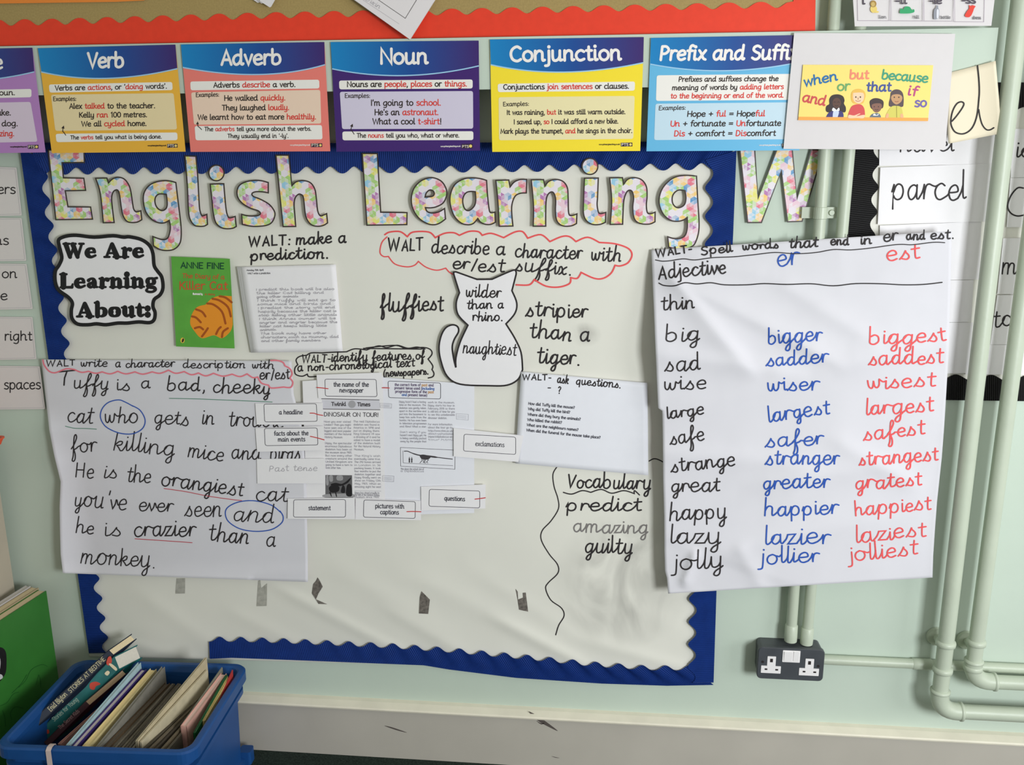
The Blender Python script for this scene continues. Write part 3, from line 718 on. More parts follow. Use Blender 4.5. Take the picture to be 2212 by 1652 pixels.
# ------------------------------------------------------------------ big patterned letters
def pattern_mat():
    m = bpy.data.materials.new('pastel_triangle_pattern'); m.use_nodes = True
    nt = m.node_tree; L = nt.links.new; N = nt.nodes.new
    b = nt.nodes['Principled BSDF']; b.inputs['Roughness'].default_value = 0.22; b.inputs['Specular IOR Level'].default_value = 0.45
    tc = N('ShaderNodeTexCoord'); sep = N('ShaderNodeSeparateXYZ'); L(tc.outputs['Object'], sep.inputs[0])
    def math_(op, a, bb=None):
        n = N('ShaderNodeMath'); n.operation = op
        for i, v in enumerate((a, bb)):
            if v is None: continue
            if isinstance(v, (int, float)): n.inputs[i].default_value = v
            else: L(v, n.inputs[i])
        return n.outputs[0]
    h = 0.0072
    x = math_('DIVIDE', sep.outputs['X'], h); z = math_('DIVIDE', sep.outputs['Z'], h)
    a = x
    k = math.sqrt(3)/2
    c1 = math_('ADD', math_('MULTIPLY', x, 0.5), math_('MULTIPLY', z, k))
    c2 = math_('ADD', math_('MULTIPLY', x, -0.5), math_('MULTIPLY', z, k))
    fa, f1, f2 = math_('FLOOR', a), math_('FLOOR', c1), math_('FLOOR', c2)
    cv = N('ShaderNodeCombineXYZ'); L(fa, cv.inputs[0]); L(f1, cv.inputs[1]); L(f2, cv.inputs[2])
    w1 = N('ShaderNodeTexWhiteNoise'); w1.noise_dimensions = '3D'; L(cv.outputs[0], w1.inputs['Vector'])
    # hue is shared inside each hexagon of six triangles
    sz = h*2/math.sqrt(3)
    X, Z = sep.outputs['X'], sep.outputs['Z']
    q = math_('DIVIDE', math_('SUBTRACT', math_('MULTIPLY', X, math.sqrt(3)/3), math_('MULTIPLY', Z, 1/3)), sz)
    rr_ = math_('DIVIDE', math_('MULTIPLY', Z, 2/3), sz)
    yy = math_('SUBTRACT', math_('MULTIPLY', q, -1), rr_)
    rq, rz, ry = math_('ROUND', q), math_('ROUND', rr_), math_('ROUND', yy)
    dq, dz, dy = (math_('ABSOLUTE', math_('SUBTRACT', m_, n_)) for m_, n_ in ((rq, q), (rz, rr_), (ry, yy)))
    fixq = math_('MULTIPLY', math_('GREATER_THAN', dq, dy), math_('GREATER_THAN', dq, dz))
    fixz = math_('MULTIPLY', math_('SUBTRACT', 1, fixq), math_('GREATER_THAN', dz, dy))
    def mixv(f, n_, o_): return math_('ADD', math_('MULTIPLY', f, n_), math_('MULTIPLY', math_('SUBTRACT', 1, f), o_))
    g1 = mixv(fixq, math_('SUBTRACT', math_('MULTIPLY', ry, -1), rz), rq)
    g2 = mixv(fixz, math_('SUBTRACT', math_('MULTIPLY', rq, -1), ry), rz)
    cg = N('ShaderNodeCombineXYZ'); L(math_('ROUND', g1), cg.inputs[0]); L(math_('ROUND', g2), cg.inputs[1])
    w2 = N('ShaderNodeTexWhiteNoise'); w2.noise_dimensions = '3D'; L(cg.outputs[0], w2.inputs['Vector'])
    r = N('ShaderNodeValToRGB'); r.color_ramp.interpolation = 'CONSTANT'
    pal = [(0, (236, 226, 236)), (0.16, (238, 196, 210)), (0.28, (232, 88, 116)), (0.37, (250, 202, 84)), (0.52, (234, 230, 86)), (0.66, (158, 208, 82)), (0.78, (140, 202, 230)), (0.85, (40, 142, 200)), (0.94, (180, 96, 172))]
    e = r.color_ramp.elements
    e[0].position = 0; e[1].position = pal[1][0]
    for p, c in pal[2:]: e.new(p)
    for i, (p, c) in enumerate(pal): e[i].color = tuple(lin(v) for v in c)+(1,)
    L(w2.outputs['Value'], r.inputs['Fac'])
    mx = N('ShaderNodeMix'); mx.data_type = 'RGBA'
    pw = math_('POWER', w1.outputs['Value'], 1.5)
    L(math_('ADD', math_('MULTIPLY', pw, 0.82), 0.12), mx.inputs[0]); L(r.outputs['Color'], mx.inputs[6]); mx.inputs[7].default_value = (lin(238), lin(232), lin(236), 1)
    L(mx.outputs[2], b.inputs['Base Color'])
    return m
M_PAT = pattern_mat()
M_OUT = mat('dark_letter_outline', (62, 52, 48), 0.3, 0.4)
O1 = cr(90, 310, 6.479); O2 = cr(390, 310, 6.479); O3 = cr(760, 310, 5.53); O4 = cr(1140, 310, 5.267); Rr = cr(1570, 300, 6.885)
GL = 'patterned title letters'
def letter(outline, c, label, holes=(), dot=None, d=0.0130, wd_=2.9):
    b = MB()
    o = spl(outline, c, 5, True); hs = [spl(h, c, 5, True) for h in holes]
    b.poly(o, d, 0, hs, thick=0.0012)
    for l in [o]+hs: b.ribbon(l, wd_, d+0.0002, 1, closed=True)
    t = b.build('cutout_letter', [M_PAT, M_OUT], label=label, cat='letter', group=GL)
    if dot:
        b = MB(); p = ellipse(c[0]+dot[0]/c[2], c[1]+dot[1]/c[2], dot[2]/c[2], dot[2]/c[2]*1.02, 32)
        b.poly(p, d, 0, thick=0.0012); b.ribbon(p, wd_, d+0.0002, 1, closed=True)
        b.build('letter_dot', [M_PAT, M_OUT], t)
letter('92,90! 592,90! 598,265! 285,268! 305,480! 590,485! 615,655! 330,660! 368,885! 685,888! 712,1058! 198,1065!', O1, 'patterned capital letter E under the yellow poster, top left of the display')
letter('755,485! 912,482! 935,550! 1000,490 1080,472 1160,500 1220,580 1250,680 1275,850 1290,920 1320,955 1355,950 1388,940! 1402,1065! 1340,1098 1260,1105 1190,1085 1140,1010 1115,900 1090,720 1070,660 1040,648 1000,680 980,760 990,900 1015,1105! 862,1108! 820,700', O1, 'patterned letter n right after the capital E')
letter('1878,545! 1915,850 1950,1150 1950,1330 1920,1420 1850,1480 1750,1497 1650,1480 1565,1430! 1555,1300! 1620,1325 1700,1345 1765,1320 1795,1230 1800,1150 1785,1075! 1720,1108 1640,1108 1540,1060 1460,960 1425,830 1430,700 1490,600 1580,545 1700,520 1800,525', O1, 'patterned letter g above the small green book cover', ['1745,710! 1755,800 1755,870 1735,915 1690,938 1640,920 1600,870 1585,800 1600,740 1650,705'])
letter('62,172! 215,178! 240,450 262,850 275,950 300,1010 330,1005 368,990! 378,1130! 330,1155 260,1158 190,1140 130,1050 108,900 95,600', O2, 'patterned tall letter l between the g and the first i')
letter('415,568! 605,562! 630,850 645,960 665,1020 690,1040 765,1020! 780,1160! 730,1185 640,1192 560,1170 490,1100 455,950 440,800', O2, 'patterned letter i of the first title word, with a round dot', dot=(502, 412, 107))
letter('1228,545! 1228,690! 1150,675 1050,675 1000,700 1020,740 1120,780 1240,850 1310,940 1320,1010 1280,1100 1200,1145 1050,1160 950,1150 865,1130! 855,990! 950,1012 1070,1010 1118,980 1085,940 980,905 870,840 805,760 790,670 820,590 900,540 1020,517 1130,520', O2, 'patterned letter s with shiny laminate glints')
letter('1335,163! 1515,163! 1558,590! 1620,535 1720,518 1820,550 1880,640 1900,760 1920,940 1955,1010 2000,1000 2045,980! 2058,1110! 2000,1145 1920,1158 1840,1140 1780,1080 1745,980 1720,760 1690,715 1650,710 1605,760 1590,850 1600,1000 1612,1160! 1435,1162! 1385,680', O2, 'patterned letter h ending the first title word, below the pink poster')
letter('125,118! 305,120! 345,820! 660,825! 657,968! 180,975!', O3, 'patterned capital letter L below the purple poster')
letter('1108,775! 1120,900! 1050,950 980,970 900,955 800,890 730,780 710,660 740,540 820,450 920,410 1000,415 1080,460 1130,550 1130,630 1090,710 1010,755 940,768 880,765! 900,810 960,830 1040,815', O3, 'patterned letter e right after the capital L', ['875,640! 890,590 930,555 970,565 985,600 960,630'])
letter('1610,440! 1620,600 1640,780 1660,825 1710,818! 1715,940! 1660,965 1600,965 1540,940 1505,895! 1450,955 1380,970 1300,945 1220,860 1175,720 1180,600 1230,490 1330,425 1440,410 1540,420', O3, 'patterned letter a of the second title word', ['1475,575! 1480,680 1460,750 1400,800 1350,780 1325,700 1335,630 1370,585 1420,572'])
letter('1720,440! 1875,435! 1890,520! 1940,460 2010,430 2090,428! 2085,590! 2010,595 1950,630 1915,720 1910,820 1925,985! 1760,988! 1745,700', O3, 'patterned letter r of the second title word')
letter('40,412! 180,410! 195,485! 240,430 320,408 400,430 450,500 460,620 465,780 490,820 560,800! 555,910! 500,935 420,940 360,915 325,860 315,760 318,640 300,570 270,550 230,580 210,650 205,800 205,940! 62,940! 65,700', O4, 'patterned letter n between the r and the second i')
letter('645,395! 803,392! 795,600 790,700 805,780 830,797 888,783! 885,895! 820,920 740,920 670,880 635,800 635,650', O4, 'patterned letter i of the second title word, its dot high on the blue border', dot=(708, 260, 90))
letter('932,390! 1078,388! 1090,465! 1140,405 1220,388 1300,415 1350,490 1358,600 1350,700 1360,780 1390,800 1450,780! 1448,890! 1390,915 1310,915 1240,890 1205,830 1195,720 1205,620 1190,550 1160,530 1125,555 1095,640 1085,780 1080,918! 938,920! 955,650', O4, 'patterned letter n just before the last g')
letter('1920,370! 1935,650 1950,900 1940,1030 1900,1140 1850,1180 1790,1200 1700,1200 1605,1180! 1592,1060! 1660,1080 1730,1080 1790,1045 1815,960 1815,840! 1770,870 1700,885 1620,870 1540,800 1495,680 1510,560 1570,460 1670,385 1790,362', O4, 'patterned letter g whose tail meets the big spelling sheet', ['1790,535! 1800,620 1785,690 1740,725 1690,725 1650,680 1645,610 1670,560 1720,528'])
letter('190,120! 412,120! 465,890! 760,120! 970,120! 1045,900! 1260,160! 1440,160! 1120,1225! 905,1232! 815,465! 515,1243! 310,1243!', Rr, 'patterned capital letter W stuck on the bare wall beside the pipes', d=0.0075)

# ------------------------------------------------------------------ grammar posters
def grad_mat():
    m = bpy.data.materials.new('blue_to_navy_print'); m.use_nodes = True
    nt = m.node_tree; b = nt.nodes['Principled BSDF']; b.inputs['Roughness'].default_value = 0.35
    tc = nt.nodes.new('ShaderNodeTexCoord'); s = nt.nodes.new('ShaderNodeSeparateXYZ'); r = nt.nodes.new('ShaderNodeValToRGB')
    e = r.color_ramp.elements
    e[0].position = 0.0; e[0].color = tuple(lin(v) for v in (0, 132, 198))+(1,)
    e[1].position = 1.0; e[1].color = tuple(lin(v) for v in (58, 30, 108))+(1,)
    q = e.new(0.55); q.color = tuple(lin(v) for v in (10, 74, 152))+(1,)
    nt.links.new(tc.outputs['Generated'], s.inputs[0]); nt.links.new(s.outputs['X'], r.inputs['Fac']); nt.links.new(r.outputs['Color'], b.inputs['Base Color'])
    return m
M_GRAD = grad_mat()
M_PALEB = mat('pale_blue_print', (160, 205, 236), 0.35, 0.3)
M_PANEL = mat('white_panel_print', (242, 238, 232), 0.4, 0.3)
CA = cr(0, 0, 3.934); CB = cr(540, 0, 3.934); CC = cr(1040, 0, 3.934); CH = cr(300, 180, 4.608); CD = cr(1600, 0, 3.592); CE = cr(1760, 0, 4.858)
GP = 'row of grammar posters'
PD = 0.0535
def poster(label, quad, base, hl, hm, hr, title, tl, txh, tsw, panels, lines, ex, arrow, logo, italic=0.0, tint=None, shift=0.0):
    d = PD+shift
    m0 = mat('poster_'+base[0], base[1], 0.35, 0.35)
    b = MB(); b.poly(quad, d, 0, thick=0.0006)
    root = b.build('grammar_poster', m0, label=label, cat='poster', group=GP)
    # header with its curved lower edge
    TL, TR = quad[0], quad[1]
    cx, cyy = 2*hm[0]-(hl[0]+hr[0])/2, 2*hm[1]-(hl[1]+hr[1])/2
    cur = [lerp(lerp(hl, (cx, cyy), t/20), lerp((cx, cyy), hr, t/20), t/20) for t in range(21)]
    b = MB(); b.poly([TL, TR]+cur[::-1], d+0.0003); b.build('header_band', M_GRAD, root)
    b = MB(); b.ribbon([(x, y+1.2) for x, y in cur], 2.6, d+0.0005, rnd=0); b.build('curved_line', M_PALEB, root)
    b = MB(); text(b, title, FULL, tl, txh, tsw*1.12, d+0.0007, slant=italic); b.build('title_lettering', M_LW, root)
    for i, (q, tn) in enumerate(panels):
        b = MB(); b.poly(rquad(q, 5), d+0.0003); b.build('text_panel', mat('panel_'+tn[0], tn[1], 0.4, 0.3) if tn else M_PANEL, root)
    for s, l, xh, sw in lines+([('Examples:', ex, 6.0, 1.25)] if ex else []):
        b = MB(); text(b, s, FULL, l, xh, sw*1.16, d+0.0006, slant=italic); b.build('text_line', [M_PRINT, M_PRED], root)
    if arrow:
        a = arrow; b = MB()
        b.ribbon([a[0], lerp(lerp(a[0], a[1], .6), a[2], .15), a[1], a[2]], 1.6, d+0.0006, 0)
        dx, dy = a[2][0]-a[1][0], a[2][1]-a[1][1]; l = math.hypot(dx, dy)+1e-6; dx, dy = dx/l*6, dy/l*6
        p = a[2]; b.poly([(p[0]+dx*1.1+1.5, p[1]+dy), (p[0]-dy*.6-.5, p[1]+dx*.6+1), (p[0]+dy*.6, p[1]-dx*.6)], d+0.0006)
        b.build('small_arrow', M_PRINT, root)
    if logo:
        x0, y0, x1, y1, ux = logo
        b = MB(); b.poly([(x0, y0), (x1, y0-.4), (x1+.2, y1-.4), (x0+.2, y1)], d+0.0003)
        g = b.build('logo_badge', mat('logo_dark', (54, 38, 62), 0.4, 0.3), root)
        b = MB(); text(b, 'PTS', FULL, (x0+1.5, y1-1.6, x0+(x1-x0)*.66, y1-1.7), 3.6, 1.1, d+0.0006)
        b.poly(ellipse(x1-(y1-y0)*.48, (y0+y1)/2-.2, (y1-y0)*.34, (y1-y0)*.34, 14), d+0.0006, 1)
        b.build('logo_lettering', [mat('logo_cream', (224, 214, 196), 0.4, 0.3), mat('logo_yellow', (240, 214, 120), 0.4, 0.3)], g)
        b = MB(); text(b, 'www.primaryteaching.co.uk', FULL, (ux, y1-3.2, x0-2, y1-3.6), 2.0, 0.6, d+0.0006); b.build('web_address', M_LW if base[0] in ('purple', 'pink', 'sky') else M_PRINT, root)
    return root
CR_ = {'verb': ('sand', (238, 218, 172)), 'adv': ('rose', (240, 212, 190)), 'noun': ('lilac', (214, 206, 226)), 'conj': ('straw', (240, 228, 178)), 'pre': ('ice', (198, 222, 236)), 'adj': ('mauve', (222, 204, 222))}
poster('lilac adjective poster cut off by the left edge of the photo', [(-238, 110), (70, 103), (98.6, 329), (-206, 334)], ('lilac', (184, 132, 196)), (-231, 160), (-78, 174), (74, 154), 'Adjective', (-150, 150, 6, 148.3), 20, 4.6,
       [([(-210, 198), (68, 192), (68, 210), (-208, 216)], None), ([(-205, 226), (66, 220), (81, 306), (-196, 312)], CR_['adj'])],
       [('Adjectives describe a noun.', (-190, 209.5, 33, 205), 7.5, 1.6), ('The {1}yummy{0} cake.', (-110, 251, 24, 248.6), 8, 1.7), ('The {1}happy{0} dog.', (-92, 274, 39, 271.8), 8, 1.7), ('You are {1}amazing.', (-90, 296, 31, 293.5), 8, 1.7)], None, None, (60, 313, 83, 321.5, 22))
poster('golden yellow verb poster, second from the left edge of the row', [(81.5, 104), (379, 96.3), (401, 327.5), (112, 330.5)], ('golden', (240, 182, 64)), (89, 154), (229, 168), (383, 147), 'Verb', (189.5, 145.4, 268, 145), 21, 5.2,
       [([(105.5, 182.5), (372, 177), (373, 194.5), (107, 200)], None), ([(110, 204.6), (375, 201), (382.5, 279.6), (119.5, 282.7)], CR_['verb']), ([(120, 289), (383, 286), (383.5, 302.7), (122, 307)], None)],
       [('Verbs are {1}actions{0}, or `{1}doing{0} words\'.', (119, 195.3, 361, 190.7), 7, 1.6), ('Alex {1}talked{0} to the teacher.', (150, 234.5, 335.5, 233.2), 7.4, 1.7), ('Kelly {1}ran{0} 100 metres.', (171, 253.6, 318, 252.5), 7.4, 1.7), ('We all {1}cycled{0} home.', (176, 272.8, 317, 271.5), 7.4, 1.7), ('The {1}verbs{0} tell you what is being done.', (152, 300.8, 349.5, 298.8), 5.4, 1.3)],
       (115, 218, 165, 217.4), ((142, 292), (135.5, 284), (136, 277)), (361, 311, 383.5, 319, 319))
poster('salmon pink adverb poster above the letters l, i, s and h', [(390.7, 96), (700.7, 90.7), (713.6, 326.7), (411.8, 328)], ('pink', (238, 128, 118)), (394.8, 144.4), (559, 159.7), (702, 138.5), 'Adverb', (478, 139.8, 608, 138.5), 21, 5.2,
       [([(411, 176), (689.5, 172), (690, 191), (411.8, 195)], None), ([(412.8, 199.5), (691.7, 194), (694, 266.8), (419, 269.4)], CR_['adv']), ([(420.4, 272.2), (695.4, 270), (696.7, 301), (422.6, 303)], None)],
       [('Adverbs {1}describe{0} a verb.', (461.4, 189, 638.6, 187.4), 7.4, 1.7), ('He walked {1}quickly.', (484.5, 217.3, 616.8, 216.3), 7.6, 1.7), ('They laughed {1}loudly.', (479.7, 238.2, 624.9, 237.2), 7.6, 1.7), ('We learnt how to eat more {1}healthily.', (427.4, 258.6, 683, 257.3), 7.6, 1.7), ('The {1}adverbs{0} tell you more about the verbs.', (441.7, 283, 672.8, 282), 5.8, 1.35), ("They usually end in `-ly'.", (491.6, 297.8, 623.4, 297.3), 5.8, 1.35)],
       (423.3, 209.3, 473.6, 208), ((435.6, 279.8), (428, 273.3), (426.8, 268)), (671.5, 309.8, 696, 317.8, 626.6))
poster('deep purple noun poster above the capital L', [(714, 90.7), (1034, 87.7), (1037, 325.4), (727, 327.6)], ('purple', (66, 36, 112)), (717.4, 147.4), (873, 162), (1034.4, 141), 'Noun', (821.5, 137.3, 925, 137), 22, 5.4,
       [([(732.4, 174), (1021, 171.6), (1021, 191), (733, 193)], None), ([(734, 198.3), (1021.7, 196.5), (1022.2, 277.8), (739, 278.8)], CR_['noun']), ([(739.5, 284), (1022.5, 283.4), (1022.5, 302.5), (740, 303)], None)],
       [('Nouns are {1}people{0}, {1}places{0} or {1}things.', (749.7, 187.6, 1009, 186.2), 7.8, 1.8), ("I'm going to {1}school.", (801.3, 228, 953, 227.5), 8.4, 1.8), ("He's an {1}astronaut.", (809.4, 248.4, 947.5, 248), 8.4, 1.8), ('What a cool {1}t-shirt{0}!', (805, 268.2, 953.8, 268), 8.4, 1.8), ('The {1}nouns{0} tell you who, what or where.', (770.8, 297, 992.5, 296.5), 6.2, 1.4)],
       (745, 211, 799.8, 210.8), ((765, 289.8), (758, 281), (759.5, 273)), (996.8, 310.8, 1021.2, 320.6, 951.8))
poster('bright yellow conjunction poster', [(1058.3, 85.2), (1390.8, 80), (1383, 326), (1063.4, 328)], ('yellow', (252, 226, 54)), (1060, 138.5), (1218, 154.5), (1389.5, 134.2), 'Conjunction', (1102, 132.2, 1342.5, 129), 21.5, 5.4,
       [([(1075, 181), (1371.7, 176), (1371, 195.7), (1075.6, 199)], None), ([(1077, 210), (1371, 207), (1368, 300), (1078, 303)], CR_['conj'])],
       [('Conjunctions {1}join sentences{0} or clauses.', (1087.5, 193.2, 1359, 191), 7.4, 1.7), ('It was raining, {1}but{0} it was still warm outside.', (1095, 247.8, 1351.4, 246), 6.8, 1.55), ('I saved up, {1}so{0} I could afford a new bike.', (1110, 268.2, 1336, 266.4), 6.8, 1.55), ('Mark plays the trumpet, {1}and{0} he sings in the choir.', (1081.4, 288.5, 1366, 286.7), 6.8, 1.55)],
       (1087, 229.3, 1143, 228), None, (1341, 308.3, 1366, 316.5, 1294))
poster('sky blue prefix and suffix poster partly covered by the white card with cartoon children', [(1406, 81.9), (1738, 75.5), (1727, 324.6), (1396.4, 326.7)], ('sky', (104, 184, 226)), (1404.8, 137.3), (1568, 151.5), (1736, 131), 'Prefix and Suffix', (1425, 129.5, 1724, 127.3), 20, 5.2,
       [([(1418.7, 162.7), (1712, 159.5), (1704, 215.6), (1417, 218)], None), ([(1416, 224), (1703, 221), (1697, 300.8), (1413, 302.5)], CR_['pre'])],
       [('Prefixes and suffixes change the', (1465.8, 176.2, 1681.3, 174.6), 7, 1.65), ('meaning of words by {1}adding letters', (1451.8, 194.5, 1692.7, 192), 7, 1.65), ('{1}to the beginning or end of the word.', (1448.5, 212.3, 1693, 210.2), 7, 1.65), ('Hope + {1}ful{0} = Hope{1}ful', (1484.3, 251.7, 1652.3, 250.6), 8, 1.85), ('{1}Un{0} + fortunate = {1}Un{0}fortunate', (1448, 272.8, 1687, 271.4), 8, 1.85), ('{1}Dis{0} + comfort = {1}Dis{0}comfort', (1456, 294, 1675.7, 292.9), 8, 1.85)],
       (1423, 237.7, 1481.5, 236.5), None, (1688, 310, 1716, 318, 1640), italic=0.13, shift=0.0002)

# ------------------------------------------------------------------ white card with the cartoon children
cd_ = 0.0585
b = MB(); b.poly([(1715.5, 71), (2063.5, 73), (2046, 272), (2042, 323.5), (1692.4, 321.5)], lambda x, y: cd_+0.002*math.sin((x-1700)/120.0), thick=0.0005)
CARD = b.build('picture_card', M_CARDW, label='white card with a yellow printed picture of four cartoon children and joining words', cat='card')
E = cr(1720, 130, 7.373)
cdf = lambda x, y: cd_+0.0024
b = MB(); b.poly(pts('108,72 2182,80 2098,970 30,955', E), cdf)
pic = b.build('printed_picture', mat('yellow_picture', (250, 222, 122), 0.5, 0.3), CARD)
b = MB(); b.poly(pts('38,900 2105,918 2098,970 30,955', E), lambda x, y: cd_+0.0027); b.build('orange_strip', mat('orange_strip', (250, 168, 78), 0.5, 0.3), pic)
c3 = lambda x, y: cd_+0.0028
def kid(parts):
    b = MB(); mats = []
    for i, (kind, data, rgb) in enumerate(parts):
        m = mat('cartoon_%d_%d_%d' % rgb, rgb, 0.5, 0.3)
        if m not in mats: mats.append(m)
        dz = (lambda i: lambda x, y: cd_+0.0029+0.00006*i)(i)
        if kind == 'e':
            x, y, rx, ry = data; b.poly(ellipse(E[0]+x/E[2], E[1]+y/E[2], rx/E[2], ry/E[2], 22), dz, mats.index(m))
        elif kind == 'p': b.poly(spl(data, E, 4, True), dz, mats.index(m))
        else: b.ribbon(spl(data, E, 4), 0.9, dz, mats.index(m))
    b.build('cartoon_child', mats, pic)
BR, DK, LT, TAN, WH = (92, 62, 50), (52, 40, 40), (246, 208, 172), (198, 150, 106), (238, 236, 236)
kid([('p', '525,700 480,730 470,790 490,825 540,830 640,800 740,830 785,820 790,750 760,690 770,640 750,580 700,550 640,543 570,560 530,610 525,660', DK), ('e', (645, 680, 68, 82), BR), ('p', '475,905! 510,845 560,815 640,800 720,815 750,850 755,905!', (58, 52, 118)), ('p', '580,905! 590,820 630,800 680,820 660,905!', (206, 214, 238)), ('p', '570,800 590,755 640,795 610,815', WH), ('p', '640,800 680,755 690,795 670,810', WH), ('l', '600,670 615,662 630,670', DK), ('l', '660,670 675,662 690,670', DK), ('l', '620,720 645,732 670,720', DK)])
kid([('p', '880,640 875,540 910,480 990,455 1070,480 1105,550 1085,640 1050,690 930,690', (236, 186, 84)), ('p', '905,540 920,520 1060,520 1080,590 1060,650 1000,690 930,660 905,600', LT), ('p', '820,910! 835,840 880,740 950,705 1030,705 1080,760 1095,850 1090,910!', (214, 76, 78)), ('p', '825,915 840,870 920,880 1000,850 1020,855 960,890 1080,870 1090,900 1060,925 960,920 880,925', LT), ('e', (950, 587, 11, 13), DK), ('e', (1022, 587, 11, 13), DK), ('l', '945,640 985,656 1025,640', (150, 70, 50)), ('l', '985,595 990,620 980,625', (170, 110, 80))])
kid([('p', '1170,690 1180,640 1240,606 1320,610 1385,650 1390,720 1360,770 1210,780', (62, 44, 44)), ('p', '1200,720 1250,690 1340,690 1365,730 1340,800 1280,835 1225,800', (134, 92, 76)), ('p', '1170,908! 1200,865 1250,845 1310,845 1340,875 1352,910!', (96, 112, 128)), ('p', '1225,880 1245,850 1280,875 1310,850 1300,880', WH), ('e', (1245, 740, 8, 9), DK), ('e', (1310, 740, 8, 9), DK), ('l', '1255,785 1280,793 1305,785', DK)])
kid([('p', '1495,600 1510,510 1580,465 1660,480 1705,550 1710,690 1680,745 1500,740 1475,690', (84, 66, 70)), ('p', '1510,600 1540,550 1640,545 1690,590 1670,660 1600,705 1540,670', TAN), ('p', '1425,912! 1450,830 1510,745 1570,725 1660,740 1690,800 1708,915!', (214, 204, 92)), ('p', '1425,912 1440,850 1475,860 1465,915', (236, 176, 130)), ('p', '1660,912 1662,860 1695,855 1708,912', (236, 176, 130)), ('e', (1563, 590, 10, 11), DK), ('e', (1635, 590, 10, 11), DK), ('l', '1575,655 1600,664 1628,655', (150, 70, 50)), ('l', '1600,730 1602,910', (160, 150, 60))])
ws = [('when', (1738, 186.5, 1810, 172.6), 13, (30, 110, 170)), ('but', (1835.3, 170.4, 1877, 170), 12.5, (238, 138, 110)), ('because', (1904.3, 170.4, 2004, 178.2), 13, (60, 156, 122)), ('or', (1808.8, 195.7, 1836, 194.6), 13, (106, 166, 100)), ('that', (1871.4, 196.8, 1925.2, 196.8), 13, (58, 80, 150)),
      ('if', (1960.5, 204.6, 1981, 207.4), 13.5, (186, 66, 130)), ('and', (1732.8, 218.5, 1781.5, 228.0), 14, (206, 76, 78)), ('so', (1975.8, 230.5, 2001.7, 230.3), 13, (108, 96, 168))]
for i, (s, l, xh, rgb) in enumerate(ws):
    b = MB(); text(b, s, FULL, l, xh, 3.7, c3, slant=0.1); b.build('printed_word', mat('word_%d' % i, rgb, 0.5, 0.3), pic)

# ------------------------------------------------------------------ sheet of letter cards, top right
b = MB(); b.poly([(1838, -70), (2152, -70), (2148.4, 0), (2141.5, 55.7), (1846.4, 57)], lambda x, y: 0.066+0.003*math.sin((x-1840)/90), thick=0.0005)
LIST = b.build('picture_word_sheet', M_CARDW, label='white sheet with small lion, hill, bottle and dress pictures, at the top edge', cat='sheet')
ld = lambda x, y: 0.066+0.003*math.sin((x-1840)/90)+0.0008
frm = mat('thin_mauve_line', (172, 160, 172), 0.6, 0.2)
for x0, x1, yb, col, fn in ((1853, 1922, 44.5, 'lion', 0), (1926, 1994, 45, 'hill', 1), (1996.5, 2059.5, 45.5, 'bottle', 2), (2063, 2125.5, 47, 'dress', 3)):
    b = MB(); b.ribbon([(x0-2, -60), (x0, yb), (x1, yb+.4), (x1+3, -60)], 0.9, ld); b.build('card_frame', frm, LIST)
    b = MB()
    q = lambda x, y, rx, ry, mi, k=0: b.poly(ellipse(CE[0]+x/CE[2], CE[1]+y/CE[2], rx/CE[2], ry/CE[2], 18), lambda X, Y: ld(X, Y)+0.0001*k, mi)
    if fn == 0: q(618, 95, 36, 40, 0); q(650, 125, 24, 10, 0, 1); q(615, 40, 33, 36, 1, 2); q(612, 45, 20, 24, 2, 3); ms = [(232, 206, 120), (170, 136, 72), (206, 178, 110)]
    elif fn == 1:
        b.poly(spl('892,135 905,85 925,100 945,75 970,66 1000,75 1020,105 1040,95 1045,125 1000,140 930,142', CE, 4, True), ld, 0); ms = [(62, 164, 110)]
    elif fn == 2:
        b.poly(spl('1250,195 1252,110 1270,85 1280,55! 1294,58! 1298,90 1308,115 1300,185 1275,202', CE, 4, True), ld, 0); ms = [(150, 152, 162)]
        b.poly(spl('1280,190 1280,110 1290,95 1304,115 1298,185', CE, 4, True), lambda X, Y: ld(X, Y)+0.0002, 1); ms.append((222, 222, 230))
    else:
        b.poly(spl('1575,165 1600,115 1620,90 1618,50! 1640,62 1655,52! 1690,65! 1672,90 1662,120 1640,165 1610,182', CE, 4, True), ld, 0); ms = [(226, 74, 62)]
    b.build('small_picture', [mat('pic_%d_%d_%d' % c, c, 0.6, 0.2) for c in ms], LIST)
b = MB()
for s, x0, x1, yb in (('l', 500, 530, 42), ('-ll', 845, 970, 38), ('-le', 1205, 1335, 38), ('-ss', 1545, 1690, 34)):
    b = MB(); text(b, s, CE, (x0, yb, x1, yb), 50, 16, ld); b.build('letter_heading', mat('grey_heading_print', (88, 80, 90), 0.6, 0.2), LIST)
b = MB()
for s, x0, x1, yb in (('lion', 675, 752, 193), ('hill', 1040, 1097, 195), ('bottle', 1322, 1425, 197), ('dress', 1658, 1745, 201)):
    b = MB(); text(b, s, CE, (x0, yb, x1, yb), 22, 6, ld); b.build('picture_word', M_GREYP, LIST)

